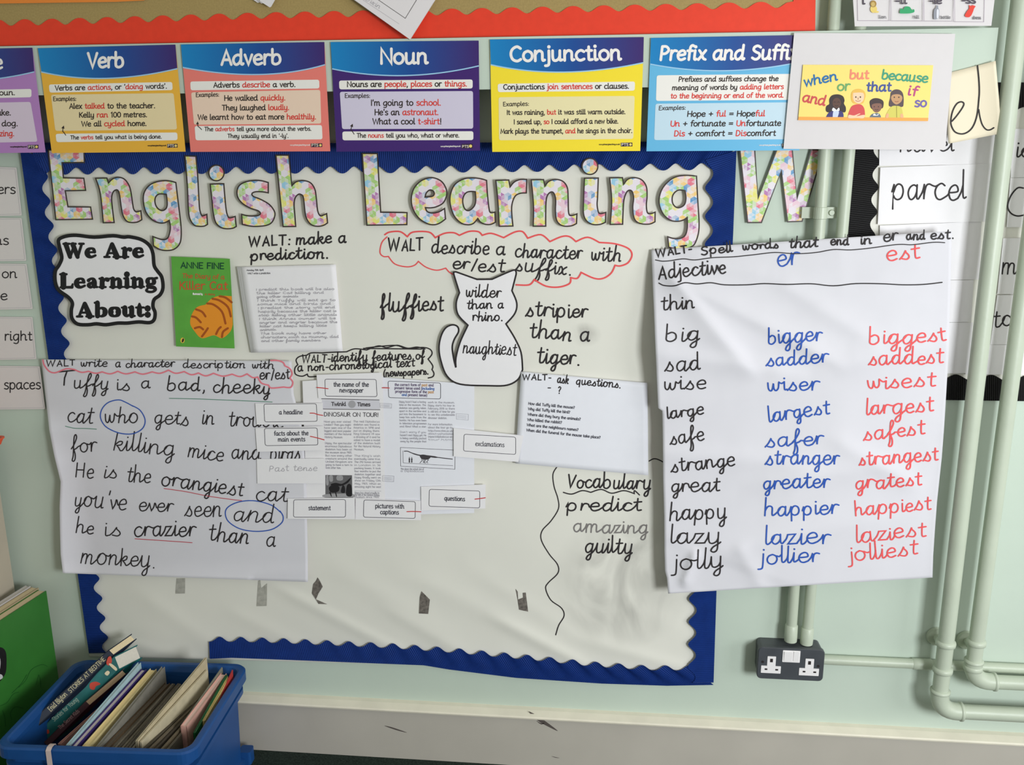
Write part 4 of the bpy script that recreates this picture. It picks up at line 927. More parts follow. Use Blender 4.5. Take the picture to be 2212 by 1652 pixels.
# ------------------------------------------------------------------ things stuck on the display
# scroll-shaped sign
A2 = cr(0, 380, 3.934)
fr = spl('500,540 560,512 650,504 800,520 960,508 1050,520 1100,517 1200,540 1270,590 1300,660 1310,760 1340,810 1375,860 1385,950 1360,1010 1310,1050 1300,1110 1318,1160 1310,1220 1270,1246 1180,1240 1080,1250 1000,1250 900,1264 820,1256 750,1264 660,1258 612,1210 606,1140 615,1080 580,1030 500,970 470,900 470,810 500,760 525,700 515,640 502,590', A2, 4, True)
b = MB(); b.poly(fr, 0.0142, 0, thick=0.0006)
t = b.build('cloud_sign', M_WHITE, label='white cloud-shaped sign with a wavy black outline and heavy black lettering', cat='sign')
b = MB(); b.ribbon(fr, 7.8, 0.0145, closed=True); b.build('wavy_outline', mat('black_print', (32, 30, 32), 0.4, 0.3), t)
for s, l in (('We Are', (540, 697, 1216, 695)), ('Learning', (505, 955, 1332, 948)), ('About:', (648, 1202, 1272, 1196))):
    b = MB(); text(b, s, A2, l, 88, 5, 0.0146, style='slab'); b.build('heavy_lettering', mat('black_print', (32, 30, 32), 0.4, 0.3), t)

# printed book cover
b = MB(); b.poly(pts('38,290 537,310 578,1072 80,1055', I), 0.0125, 0, thick=0.0006)
t = b.build('book_cover_print', mat('grass_green_print', (96, 172, 66), 0.3, 0.4, 0.12, 25), label='bright green printed book cover with an orange striped picture, left of the stapled typed pages', cat='picture')
b = MB(); text(b, 'ANNE FINE', I, (120, 388, 488, 396), 33, 9, 0.0129); b.build('author_lettering', mat('dark_green_print', (20, 70, 52), 0.4, 0.3), t)
b = MB(); text(b, 'The Diary of a', I, (133, 472, 492, 483), 25, 6, 0.0129); text(b, 'Killer Cat', I, (108, 570, 520, 572), 45, 10, 0.0129)
b.build('title_lettering', mat('orange_red_print', (206, 92, 52), 0.4, 0.3), t)
b = MB(); text(b, 'Illustrated by', I, (222, 615, 305, 617), 10, 3.5, 0.0129); text(b, 'a story', I, (325, 617, 410, 619), 10, 3.5, 0.0129, mi=1); b.build('small_lettering', [M_LW, mat('orange_red_print', (206, 92, 52))], t)
# plain orange banded shape standing in for the cover picture
b = MB(); b.poly(spl('330,700! 380,650 450,625 553,628! 562,868! 540,930 470,985 400,960 300,985 240,930 200,860 215,780 260,720', I, 5, True), 0.0128, 0)
for i, s in enumerate(('345,690 400,700 470,760 500,860', '390,650 450,665 520,720 545,800', '450,628 500,640 553,680', '250,740 300,760 330,800', '215,800 250,810 290,850', '240,900 280,890 310,910', '300,970 330,930 350,900', '470,975 480,930 520,900', '420,950 440,910 460,890')):
    b.ribbon([(x, y, 1.0) for x, y in spl(s, I, 4)], 4.6, 0.01295, 1)
b.build('cover_picture', [mat('ginger_print', (238, 150, 44), 0.4, 0.3), mat('russet_print', (170, 84, 30), 0.4, 0.3)], t)
b = MB(); b.poly(ellipse(*pts('135,1003', I)[0], 4.6, 5.8, 18), 0.0128, 0); b.poly(spl('128,1015 132,995 142,985 148,1000 138,1020', I, 4, True), 0.0129, 1)
b.build('publisher_badge', [mat('badge_cream', (240, 200, 80), 0.4, 0.3), M_PRINT], t)

# stapled typed pages with pencil writing
pd = lambda x, y: 0.0125+0.009*max(0, (545-x)/35.0)**2*max(0, (y-560)/200.0)
for i, (o, lab) in enumerate(((-9, None), (-4, None), (0, None))): pass
for i, (l, r, lab) in enumerate((('597,378 655,760 716,1108', '1432,362 1465,740 1497,1096', 'back page of the typed prediction, only a sliver showing at its left edge'),
                               ('612,379 668,760 728,1107', '1434,360 1467,740 1496,1095', 'middle page of the typed prediction, a thin strip showing on the left'))):
    b = MB(); b.sheet(pts(l, I), pts(r, I), lambda x, y, i=i: pd(x, y)-0.0024+0.001*i, 10, 14); b.build('typed_page', M_WHITE, label=lab, cat='paper', smooth=True)
b = MB(); b.sheet(pts('632,380 686,760 740,1106', I), pts('1437,358 1469,740 1496,1094', I), pd, 16, 20)
t = b.build('typed_page', M_WHITE, label='front page of the pinned prediction with faint pencil lines, right of the green book cover', cat='paper', smooth=True)
pe = lambda x, y: pd(x, y)+0.0005
b = MB(); text(b, 'Monday 15th April', I, (680, 414, 824, 411), 9, 3, pe); text(b, 'WALT write a prediction', I, (688, 441, 882, 438), 9, 3, pe); b.build('printed_heading', M_GREYP, t)
b = MB()
for i, (s, x1) in enumerate((('I predict this book will be also', 1428), ('the killer Cat killing and', 1340), ('going other animals', 1120), ('I think Tuffy will eat go to', 1438), ('some mice and birds and', 1400), ('I predict the story will end', 1435), ('happily because the killer cat is', 1445), ('stop killing other little animals', 1448), ('I think Annes owner will be', 1440), ('angrier and angrier because the', 1452), ('killer cat keeps killing little', 1365), ('animals.', 935), ('The book may have other', 1360), ('characters such as mummy, dad', 1465), ('and other family members', 1310))):
    y = 580+i*31.2; text(b, s, I, (760+i*3.2, y, x1, y-6), 12, 4.2, pe, style='hand')
b.build('pencil_writing', M_PENC, t)

# cat-shaped cut-out
cat_o = spl('712,400 715,383 728,380! 890,438! 1005,437! 1160,370 1188,376 1190,400! 1158,525! 1195,620 1180,700 1112,780! 1180,890 1228,1000 1240,1130! 1205,1205 1120,1250 980,1254 760,1242 660,1180 612,1060 598,960 615,870 650,810 700,787 740,800 748,840 715,900 700,960 712,1050 728,1115! 728,1040 760,920 820,790! 745,710 730,620 755,540!', Lc, 5, True)
b = MB(); b.poly(cat_o, 0.0115, 0, thick=0.0006)
t = b.build('cat_cutout', M_WHITE, label='white paper cat silhouette with a black outline and handwriting on its head and belly', cat='cutout')
b = MB(); b.ribbon(cat_o, 3.6, 0.0117, closed=True); b.build('cat_outline', M_INK, t)
b = MB()
text(b, 'wilder', Lc, (803, 572, 1078, 578), 52, 10, 0.0119, style='hand'); text(b, 'than a', Lc, (812, 665, 1100, 660), 40, 10, 0.0119, style='hand')
text(b, 'rhino.', Lc, (855, 755, 1088, 757), 42, 10, 0.0119, style='hand'); text(b, 'naughtiest', Lc, (780, 1003, 1193, 1022), 56, 9, 0.0119, style='hand')
b.build('handwriting', M_INK, t)

# questions sheet
qd = lambda x, y: 0.0135+0.006*max(0, (x-1340)/60.0)*max(0, min(1, (y-850)/100.0))*0.5
b = MB(); b.sheet(pts('388,60 370,330 354,588', Mc), pts('1115,125 1118,390 1120,657', Mc), qd, 24, 18)
t = b.build('question_sheet', M_PALE, label='white typed sheet of questions right of the cat silhouette, headed ask questions', cat='sheet', smooth=True)
qe = lambda x, y: qd(x, y)+0.0005
b = MB()
text(b, 'WALT-', Mc, (396, 108, 562, 108), 22, 6.5, qe, style='hand'); text(b, 'ask', Mc, (596, 124, 662, 129), 27, 6.5, qe, style='hand'); text(b, 'questions.', Mc, (705, 133, 962, 155), 27, 6.5, qe, style='hand')
text(b, '-', Mc, (540, 165, 562, 165), 22, 6, qe, style='hand'); text(b, '?', Mc, (600, 186, 620, 186), 26, 6, qe, style='hand')
b.build('handwriting', M_INK, t)
b = MB()
for s, l in (('How did Tuffy kill the mouse?', (430, 250, 697, 274)), ('Why did Tuffy kill the bird?', (428, 281, 670, 301)), ('Where did they bury the animals?', (426, 312, 731, 341)), ('Who killed the rabbit?', (424, 343, 623, 360)), ('What are the neighbours names?', (421, 373, 718, 402)), ('When did the funeral for the mouse take place?', (418, 403, 845, 446))):
    text(b, s, Mc, l, 10, 3.2, qe)
b.build('printed_questions', mat('mid_grey_print', (84, 84, 94), 0.6, 0.2), t)

# newspaper pages
Nn = cr(540, 790, 4.254)
n1 = 0.0095; n2 = 0.0112
b = MB(); b.poly(pts('1212,105 2062,170 2060,1352 1235,1372', Nn), n2, 0, thick=0.0004)
t2 = b.build('newspaper_page', M_PALE, label='right newspaper page with a long-necked dinosaur skeleton drawing', cat='newspaper', group='newspaper pages')
b = MB(); b.poly(pts('482,140 1222,90 1245,1400 525,1405', Nn), n1+0.0035, 0, thick=0.0004)
t1 = b.build('newspaper_page', M_WHITE, label='left newspaper page with the large dinosaur headline and a dark hall photograph', cat='newspaper', group='newspaper pages')
n1 += 0.0035
b = MB(); b.poly(pts('662,312 1190,318 1195,398 668,392', Nn), n1+0.0002); b.build('masthead_band', mat('pale_grey_print', (216, 214, 222), 0.6, 0.2), t1)
b = MB(); b.ribbon(pts('658,303 1188,314', Nn), 1.3, n1+0.0004); b.ribbon(pts('668,396 1195,404', Nn), 1.3, n1+0.0004)
b.poly(ellipse(*pts('937,353', Nn)[0], 8.2, 8, 24), n1+0.0004, 1)
text(b, 'Twinkl', Nn, (748, 367, 882, 367), 22, 7, n1+0.0005); text(b, 'Times', Nn, (986, 370, 1105, 370), 22, 7, n1+0.0005); text(b, 'DINOSAUR ON TOUR!', Nn, (680, 463, 1182, 468), 25, 5.2, n1+0.0005)
b.build('masthead', [mat('charcoal_print', (70, 66, 70), 0.6, 0.2), mat('crest_grey', (170, 168, 172), 0.6, 0.2)], t1)
M_NEWS = mat('newsprint_grey', (168, 166, 174), 0.6, 0.2)
b = MB()
def col(b, lines, x0, x1, y, dy, d, xs=0.0):
    b = MB()
    for i, s in enumerate(lines): text(b, s, Nn, (x0+xs*i, y+dy*i, x1+xs*i, y+dy*i+2), 11.5, 2.9, d)
    b.build('text_column', M_NEWS, t1 if x1 < 1300 else t2)
col(b, ['Have you ever visited', 'London? Then you might', 'have seen one of the', 'biggest and most popular', 'members of the Natural'], 680, 928, 520, 28.4, n1+0.0004, 1)
col(b, ['History Museum'], 686, 850, 662, 28.4, n1+0.0004, 1)
col(b, ['Dippy, the spectacular', 'enormous Diplodocus', 'skeleton has been at', 'the museum since 1905.', 'But now every other', 'creature around the', 'United Kingdom are', 'going to have a turn to'], 690, 936, 718, 28.4, n1+0.0004, .8)
col(b, ['look after him.'], 697, 838, 944, 28, n1+0.0004)
col(b, ['The real Diplodocus', 'skeleton was found in', 'America in 1898 and', 'put on display there.', 'King Edward VII saw', 'a drawing of it and he', 'asked to have a model', 'of the skeleton built', 'for the Natural History'], 950, 1192, 519, 28.4, n1+0.0004, .8)
col(b, ['Museum.'], 956, 1050, 775, 28, n1+0.0004)
col(b, ["The King's wish", 'eventually came true.', 'The 292 bones arrived', 'in London in 36', 'packing boxes. It took', 'four months to put the', 'skeleton together and', 'Dippy finally went on', 'show on Friday 12th', 'May, 1905. What an', 'amazing sight he was!'], 958, 1200, 834, 28.4, n1+0.0004, .4)
col(b, ['Dippy has stood proudly in', 'the hall of the Natural History', 'Museum since 1905.'], 962, 1190, 1174, 19, n1+0.0004)
b = MB(); b.ribbon(pts('962,1148 1205,1152', Nn), 0.7, n1+0.0004); b.build('rule_line', M_NEWS, t1)
# photograph of a skeleton in a hall: a flat picture with dark shapes
b = MB(); b.poly(pts('693,1003 938,1005 940,1213 693,1210', Nn), n1+0.0002, 0)
for s, m in (('700,1010 720,1010 722,1090 700,1090', 2), ('730,1010 760,1010 760,1060 732,1060', 2), ('800,1010 850,1010 850,1050 800,1050', 2), ('693,1180 938,1175 940,1213 693,1210', 2), ('745,1085 790,1075 840,1085 880,1065 915,1035 930,1025 905,1070 850,1100 800,1105 750,1100', 1), ('725,1120 760,1095 820,1110 815,1150 780,1165 740,1160', 1), ('885,1190 888,1110 905,1085 925,1090 935,1120 936,1195', 1), ('835,1160 850,1100 870,1110 872,1165', 1), ('740,1160 752,1200 745,1200 730,1165', 1), ('790,1160 800,1200 792,1202 782,1165', 1), ('760,1195 840,1195 835,1205 765,1206', 1)):
    b.poly(spl(s, Nn, 3, True), n1+0.0003, m)
b.build('hall_photograph', [mat('photo_grey', (112, 110, 112), 0.6, 0.2, 0.5, 900), mat('photo_black', (40, 38, 40), 0.6, 0.2), mat('photo_light', (168, 166, 168), 0.6, 0.2, 0.3, 700)], t1)
b = MB()
col(b, ["Dippy hasn't had a boring", 'time at the museum. The', 'skeleton was gently taken', 'apart in the wartime and', 'put into the basement to', 'keep him safe from the', 'bombs. He has even been', 'in television programmes', 'and films! What a star.'], 1370, 1618, 338, 28.3, n2+0.0004, .8)
col(b, ["Don't worry if you", "haven't met Dippy yet. He", 'is being carefully packed', 'away by the people that'], 1380, 1620, 616, 28.3, n2+0.0004, .5)
col(b, ['work in the museum.', 'Dippy starts his tour in', 'February 2018 so there', 'is still lots of time for you', 'to see this unbelievable'], 1635, 1882, 343, 28.3, n2+0.0004, .4)
col(b, ['dinosaur skeleton.'], 1637, 1812, 486, 28, n2+0.0004)
col(b, ['For more information', 'about the tour go to'], 1637, 1860, 545, 28.3, n2+0.0004)
col(b, ['http://www.nhm.ac.uk/', 'about-us/national', 'impact/diplodocus-on-', 'tour.html'], 1638, 1870, 604, 27, n2+0.0004)
col(b, ['This shows the actual size of', 'a Diplodocus'], 1385, 1598, 955, 19, n2+0.0004)
b = MB()
b.ribbon(pts('1383,750 1885,775 1883,950 1385,922', Nn), 0.8, n2+0.0004, closed=True); b.ribbon(pts('1405,780 1408,890', Nn), .7, n2+0.0004); b.ribbon(pts('1410,892 1865,918', Nn), .7, n2+0.0004)
b.ribbon([(x, y, w) for (x, y), w in zip(spl('1418,785 1450,785 1490,802 1540,818 1590,825 1640,830 1700,838 1780,848 1860,857', Nn, 3), [1.2]*7+[1.6]*6+[2.4]*6+[1.2]*12)], 1.5, n2+0.0004)
b.poly(spl('1560,825 1590,815 1640,825 1660,840 1630,862 1580,856', Nn, 3, True), n2+0.0004)
for s in ('1575,850 1585,868 1562,892', '1590,850 1600,870 1592,888', '1605,850 1612,868 1600,890 1615,892', '1630,850 1640,865 1622,885 1635,892'): b.ribbon(pts(s, Nn), 1.1, n2+0.0004)
for x in (1465, 1487): b.poly(ellipse(*pts('%d,842' % x, Nn)[0], .9, 1.0, 10), n2+0.0004); b.poly(spl('%d,850 %d,850 %d,870 %d,888 %d,888 %d,870' % (x-6, x+6, x+5, x+5, x-5, x-5), Nn, 2, True), n2+0.0004)
b.build('skeleton_drawing', mat('charcoal_print', (70, 66, 70)), t2)
for q, tt, dd in (('1195,343 1303,350 1301,389 1197,383', t1, n1+0.0004), ('1220,1008 1325,1014 1322,1066 1218,1060', t1, n1+0.0004), ('1897,438 2007,446 2005,499 1898,490', t2, n2+0.0004)):
    b = MB(); p = pts(q, Nn); b.ribbon(p, .6, dd, closed=True)
    for k in (0.3, 0.52, 0.74):
        a, c = lerp(p[0], p[3], k), lerp(p[1], p[2], k); b.ribbon([lerp(a, c, .08), lerp(a, c, .85)], .5, dd)
    b.build('margin_note_box', M_NEWS, tt)

# ------------------------------------------------------------------ big story sheet, left
J = cr(0, 750, 3.24)
def story_d(x, y):
    d = 0.0150
    lx = 92+(y-776)*0.11
    u = max(0.0, 1-(x-lx)/70.0)
    d += 0.020*u*u*max(0.0, min(1.0, (y-880)/120.0))
    d += 0.010*max(0.0, (y-1205)/50.0)**2 if y > 1205 else 0.0
    d += 0.0012*math.sin(x/58.0+y/45.0)*min(1, max(0, (y-930)/120.0))
    d += 0.003*math.exp(-((y-930-(x-110)*0.05)/16.0)**2)*max(0.0, 1-(x-100)/160.0)
    if x > 545: d = min(d, 0.0150+0.004*max(0, (y-1140)/100.0))
    return d
b = MB(); b.sheet(pts('290,85 318,340 345,580 380,760 424,940 417,1120 420,1300 424,1450 440,1580', J), pts('2040,95 2056,330 2110,540 2130,730 2140,900 2146,1080 2150,1260 2154,1440 2155,1642', J), story_d, 80, 72)
ST = b.build('story_sheet', M_COOL, label='large white handwritten sheet about an orange cat, its left edge curling off the wall', cat='sheet', smooth=True)
se = lambda x, y: story_d(x, y)+0.0008
for s, l, xh, sw in (('WALT', (322, 133, 528, 128), 30, 7), ('write', (565, 135, 755, 136), 34, 7), ('a', (808, 137, 850, 138), 32, 7), ('character', (880, 140, 1228, 138), 34, 7), ('description', (1280, 143, 1722, 146), 34, 7), ('with', (1765, 148, 1925, 150), 34, 7), ('er/est', (1818, 226, 2032, 220), 44, 8)):
    b = MB(); text(b, s, J, l, xh, sw, se, style='hand'); b.build('heading_word', M_INK, ST)
b = MB()
b.ribbon(pts('412,172 532,160', J), 3, se); b.ribbon(pts('470,165 452,215 448,265', J), 3, se); b.build('capital_letter', M_INK, ST)
for s, l, xh, sw in (('uffy', (515, 285, 765, 295), 56, 9), ('is', (815, 297, 915, 298), 52, 9), ('a', (988, 286, 1062, 288), 50, 9), ('bad,', (1165, 300, 1440, 306), 58, 10), ('cheeky', (1490, 320, 1895, 328), 58, 10),
    ('cat', (470, 520, 655, 536), 70, 9), ('who', (732, 528, 975, 526), 62, 9), ('gets', (1080, 532, 1325, 545), 60, 9), ('in', (1410, 540, 1508, 542), 60, 9), ('trouble', (1600, 550, 1990, 562), 66, 9),
    ('for', (500, 738, 685, 730), 66, 9), ('killing', (790, 718, 1230, 758), 70, 9), ('mice', (1312, 768, 1568, 798), 66, 9), ('and', (1620, 778, 1835, 788), 62, 9), ('birds.', (1890, 786, 2122, 790), 60, 9),
    ('He', (525, 910, 662, 914), 66, 9), ('is', (722, 915, 824, 920), 60, 9), ('the', (885, 940, 1060, 948), 62, 9), ('orangiest', (1125, 965, 1702, 1042), 66, 10), ('cat', (1790, 1068, 2018, 1082), 66, 9),
    ("you've", (520, 1110, 892, 1142), 72, 9), ('ever', (970, 1143, 1215, 1150), 58, 9), ('seen', (1298, 1180, 1560, 1190), 70, 9), ('and', (1630, 1208, 1928, 1232), 70, 9),
    ('he', (527, 1300, 662, 1310), 58, 9), ('is', (728, 1318, 855, 1325), 60, 9), ('crazier', (937, 1320, 1375, 1320), 70, 10), ('than', (1460, 1350, 1748, 1380), 74, 10), ('a', (1862, 1390, 1938, 1395), 64, 9), ('monkey.', (562, 1505, 1090, 1545), 74, 9)):
    b = MB(); text(b, s, J, l, xh, sw*0.92, se, style='hand'); b.build('handwritten_word', M_INK, ST)
b = MB(); b.ribbon(spl('300,88 310,125 345,168 385,178 430,162 470,150 520,155! 570,175 620,168! 670,182 715,172! 770,186 825,168! 880,186 945,172! 1000,188 1065,172! 1120,182 1180,160! 1230,182 1290,170! 1340,192 1390,180! 1440,200 1495,182! 1560,202 1625,188! 1680,205 1730,186! 1770,212 1805,208! 1830,250 1880,265! 1900,285 1985,278! 2035,280 2050,245 2030,215! 2045,185 2030,150 1995,130! 1980,105 1940,92 1895,92', J), 3, se); b.build('cloud_outline', M_INKP, ST)
b = MB(); b.ribbon(spl('930,412 880,385 830,368 760,385 715,430 703,490 735,550 800,588 870,606 940,602 1000,565 1015,505 980,440 925,408', J), 2.2, se); b.build('blue_ring', M_INKB, ST); b = MB(); b.ribbon(spl('1965,1155 1900,1105 1790,1075 1680,1080 1600,1115 1577,1160 1600,1220 1680,1270 1790,1288 1900,1275 1970,1230 1982,1185 1960,1145', J), 2.2, se); b.build('blue_ring', M_INKB, ST)
b = MB(); b.ribbon(spl('1185,357 1400,362 1600,370 1800,378 1905,383', J), 1.4, se); b.ribbon(spl('458,552 520,566 600,568 675,573', J), 1.4, se); b.build('green_underline', M_INKGR, ST)
b = MB(); b.ribbon(spl('1148,988 1300,1010 1450,1040 1600,1062 1692,1073', J), 1.5, se); b.ribbon(spl('945,1340 1100,1350 1345,1367', J), 1.5, se); b.build('red_underline', mat('thin_red_ink', (196, 70, 82), 0.6, 0.2), ST)

# ------------------------------------------------------------------ newspaper feature labels
GF = 'newspaper feature labels'
M_BOXL = mat('label_box_line', (74, 72, 80), 0.6, 0.2)
def flabel(quad, box, lines, what, d, c=Nn, hand=None, tick=None, sw=6.2):
    b = MB(); b.poly(pts(quad, c), d, 0, thick=0.0004)
    t = b.build('feature_label', M_WHITE, label=what, cat='label', group=GF)
    if box: b = MB(); b.ribbon(rquad(pts(box, c), 4.5), 1.1, d+0.0003, closed=True); b.build('box_outline', M_BOXL, t)
    b = MB()
    for s, l, xh in lines: text(b, s, c, l, xh, sw, d+0.0004, style='hand' if hand else 'print')
    b.build('handwriting' if hand else 'lettering', hand or mat('label_print', (66, 66, 76), 0.6, 0.2), t)
    if tick: b = MB(); b.ribbon(spl(tick, c, 3), 1.9, d+0.0006); b.build('red_pointer', mat('red_felt_line', (206, 66, 66), 0.6, 0.2), t)
flabel('612,82 1212,62 1222,300 628,296', '688,122 1160,125 1168,283 693,278', [('the name of the', (768, 190, 1092, 191), 27), ('newspaper', (823, 243, 1042, 245), 27)], 'boxed label reading the name of the newspaper, above the left newspaper page', 0.0152, tick='615,200 660,203 718,210')
b = MB(); b.ribbon(rquad(pts('1268,140 1752,158 1752,305 1275,292', Nn), 4.5), 1.1, n2+0.0004, closed=True); b.build('box_outline', M_BOXL, t2)
b = MB()
for s, l in (('the correct form of {2}past{0} and', (1330, 184, 1688, 189)), ('present tense used ({1}including', (1328, 214, 1695, 221)), ('{0}progressive form of the {2}past', (1336, 246, 1690, 252)), ('{1}and {0}present tense)', (1396, 276, 1628, 282))): text(b, s, Nn, l, 16, 4, n2+0.0005)
b.build('boxed_lettering', [mat('plum_print', (104, 88, 120), 0.6, 0.2), mat('blue_print', (70, 110, 180), 0.6, 0.2), mat('ochre_print', (206, 150, 80), 0.6, 0.2)], t2)
b = MB(); b.ribbon(pts('1215,202 1280,204', Nn), 1.9, 0.0160); b.build('red_pointer', mat('red_felt_line', (206, 66, 66)), t2)
flabel('48,345 670,340 672,540 62,540', '127,352 610,348 618,510 135,515', [('a headline', (268, 445, 485, 443), 26)], 'boxed label reading a headline, at the left edge of the newspaper', 0.0178, tick='552,435 590,436 625,448 670,455')
flabel('50,572 680,552 690,775 65,790', '132,575 618,570 625,727 140,733', [('facts about the', (222, 640, 538, 636), 26), ('main events', (258, 695, 508, 692), 26)], 'boxed label reading facts about the main events, just under the headline label', 0.0178, tick='555,648 610,660 682,680')
flabel('62,855 690,850 692,1080 68,1082', None, [('Past tense', (175, 970, 625, 964), 34)], 'blank-framed slip with Past tense in faint pencil, left of the newspaper', 0.0174, hand=M_PENC, sw=5)
flabel('348,1218 962,1212 966,1410 345,1405', '402,1230 878,1228 878,1390 400,1390', [('statement', (538, 1325, 742, 1325), 27)], 'boxed label reading statement, bottom left of the newspaper', 0.0184)
flabel('970,1218 1570,1240 1572,1418 968,1412', '1047,1232 1520,1248 1518,1402 1043,1390', [('pictures with', (1152, 1306, 1418, 1311), 27), ('captions', (1198, 1362, 1368, 1365), 27)], 'boxed label reading pictures with captions, below the newspaper', 0.0158, tick='1442,1340 1500,1338 1572,1341')
flabel('1572,1110 2165,1090 2163,1310 1575,1330', '1648,1135 2112,1150 2112,1305 1645,1290', [('questions', (1787, 1235, 1975, 1243), 27)], 'boxed label reading questions, bottom right of the newspaper', 0.0140, tick='2068,1225 2110,1220 2163,1212')
flabel('0,385 403,428 372,580 0,548', '60,420 357,437 357,537 57,517', [('exclamations', (125, 487, 292, 494), 17.5)], 'boxed label reading exclamations, between the newspaper and the question sheet', 0.0156, c=Mc, sw=3.1)

# ------------------------------------------------------------------ big spelling sheet, right
Gc = cr(1390, 480, 2.681); K = cr(1390, 900, 2.197)
def seg_(x, y, x0, y0, x1, y1):
    dx, dy = x1-x0, y1-y0; L = math.hypot(dx, dy)
    return ((x-x0)*dx+(y-y0)*dy)/(L*L), ((x-x0)*dy-(y-y0)*dx)/L
CRE = [(1462, 612, 1600, 775, .0045, 13, 30), (1468, 608, 1760, 760, .0035, 26, 16), (1440, 765, 1680, 800, .003, 16, 30), (1500, 880, 1900, 770, .002, 40, 40), (1440, 980, 1700, 1000, .002, 22, 22), (1700, 620, 1860, 720, .0022, 24, 24),
       (1850, 780, 2040, 740, .002, 30, 30), (1820, 960, 1960, 1040, .002, 22, 22), (1660, 1040, 1900, 1010, .002, 26, 26), (1480, 1255, 1500, 1200, .004, 10, 10), (1560, 1190, 1900, 1120, .002, 32, 32), (1600, 1190, 1640, 1260, .002, 20, 20), (1500, 560, 1640, 590, .0016, 20, 20)]
def spell_d(x, y):
    t = (y-540)/740.0
    lx = 1407+t*36
    s = (x-lx)/610.0
    d = 0.016+0.040*min(1, max(0, t)*4.0)*(1-0.25*max(0, min(1, s)))
    d += 0.036*max(0, min(1, s*1.5))*max(0, 1-max(0, t)*4.0)
    for x0, y0, x1, y1, a, w1, w2 in CRE:
        tt, q = seg_(x, y, x0, y0, x1, y1)
        if -0.3 < tt < 1.3:
            k = max(0, min(1, (tt+0.3)/0.3))*max(0, min(1, (1.3-tt)/0.3))
            w = w1 if q > 0 else w2
            d += 2.8*a*k*(1/(1+(q/w)**2)-0.2)
    d += 0.004*math.sin(y/95.0+s*2.5)*max(0.0, 1-s*1.6)
    return d
LP = pts('45,160 52,330 60,500 68,700 77,900 85,1075 109,1092 112,1260 114,1500 120,1700 121,1900 125,2020 136,2060 143,2150', Gc)
RP = pts('1785,50 1782,220 1777,400 1772,580 1768,720 1760,880 1752,1010 1741,1190 1728,1360 1715,1480 1700,1620 1688,1780 1678,1930 1674,2057', Gc)
b = MB(); b.sheet(LP, RP, spell_d, 96, 104)
SP = b.build('spelling_sheet', M_COOL, label='large creased white sheet of adjectives in black, blue and red handwriting, on the right', cat='sheet', smooth=True)
sq = lambda x, y: spell_d(x, y)+0.0010
def words(rows, m, name, lab=None):
    for s, l, xh, sw, c in rows:
        b = MB(); text(b, s, c, l, xh, sw*0.95, sq, style='hand', slant=0.06); b.build(name, m, SP, lab)
words([('WALT-', (72, 203, 285, 170), 28, 9, Gc), ('Spell', (335, 190, 520, 168), 32, 9, Gc), ('words', (575, 160, 785, 148), 30, 9, Gc), ('that', (845, 148, 1015, 142), 34, 9, Gc), ('end', (1085, 133, 1195, 131), 32, 9, Gc), ('in', (1258, 128, 1330, 124), 32, 9, Gc), ('er', (1390, 110, 1480, 104), 44, 9, Gc), ('and', (1525, 102, 1635, 100), 32, 9, Gc), ('est.', (1665, 98, 1800, 94), 34, 9, Gc)], M_INK, 'heading_word')
b = MB(); b.ribbon(spl('70,218 110,225 160,222 200,215 240,212 300,218 400,205 520,200 640,188 760,175 880,182 1000,175 1100,158 1200,160 1310,150 1440,132 1500,128 1560,130 1680,116 1745,118', Gc), 2, sq); b.ribbon(spl('90,352 120,366 180,368 240,350 310,357 390,350 470,362 600,362 700,355 830,360 970,356 1100,368 1230,355 1380,356 1500,362 1620,360 1730,348', Gc), 2.4, sq); b.build('wavy_underline', M_INK, SP)
words([('Adjective', (88, 330, 485, 292), 50, 9, Gc), ('thin', (105, 512, 305, 498), 48, 8.5, Gc), ('big', (125, 690, 335, 685), 56, 8.5, Gc), ('sad', (130, 862, 340, 850), 56, 8.5, Gc), ('wise', (118, 968, 372, 966), 52, 8.5, Gc), ('large', (138, 1140, 358, 1110), 40, 8.5, Gc), ('safe', (160, 1288, 362, 1262), 50, 8.5, Gc), ('strange', (165, 1448, 540, 1410), 48, 8.5, Gc), ('great', (162, 1562, 448, 1556), 50, 8.5, Gc),
       ('happy', (122, 492, 402, 480), 46, 7, K), ('lazy', (125, 602, 378, 600), 50, 7, K), ('jolly', (140, 725, 388, 715), 50, 7, K)], M_INK, 'adjective_word')
words([('er', (778, 258, 915, 240), 66, 9, Gc), ('bigger', (722, 706, 1040, 685), 54, 9, Gc), ('sadder', (716, 832, 1080, 810), 50, 9, Gc), ('wiser', (718, 980, 1028, 970), 52, 9, Gc), ('largest', (725, 1158, 1085, 1108), 52, 9, Gc), ('safer', (712, 1302, 1052, 1288), 52, 9, Gc), ('stranger', (710, 1405, 1142, 1402), 52, 9, Gc), ('greater', (695, 1546, 1085, 1536), 52, 9, Gc),
       ('happier', (572, 470, 932, 462), 44, 7.4, K), ('lazier', (575, 608, 895, 600), 48, 7.4, K), ('jollier', (552, 698, 842, 686), 46, 7.4, K)], M_INKB, 'comparative_word', 'blue handwritten word')
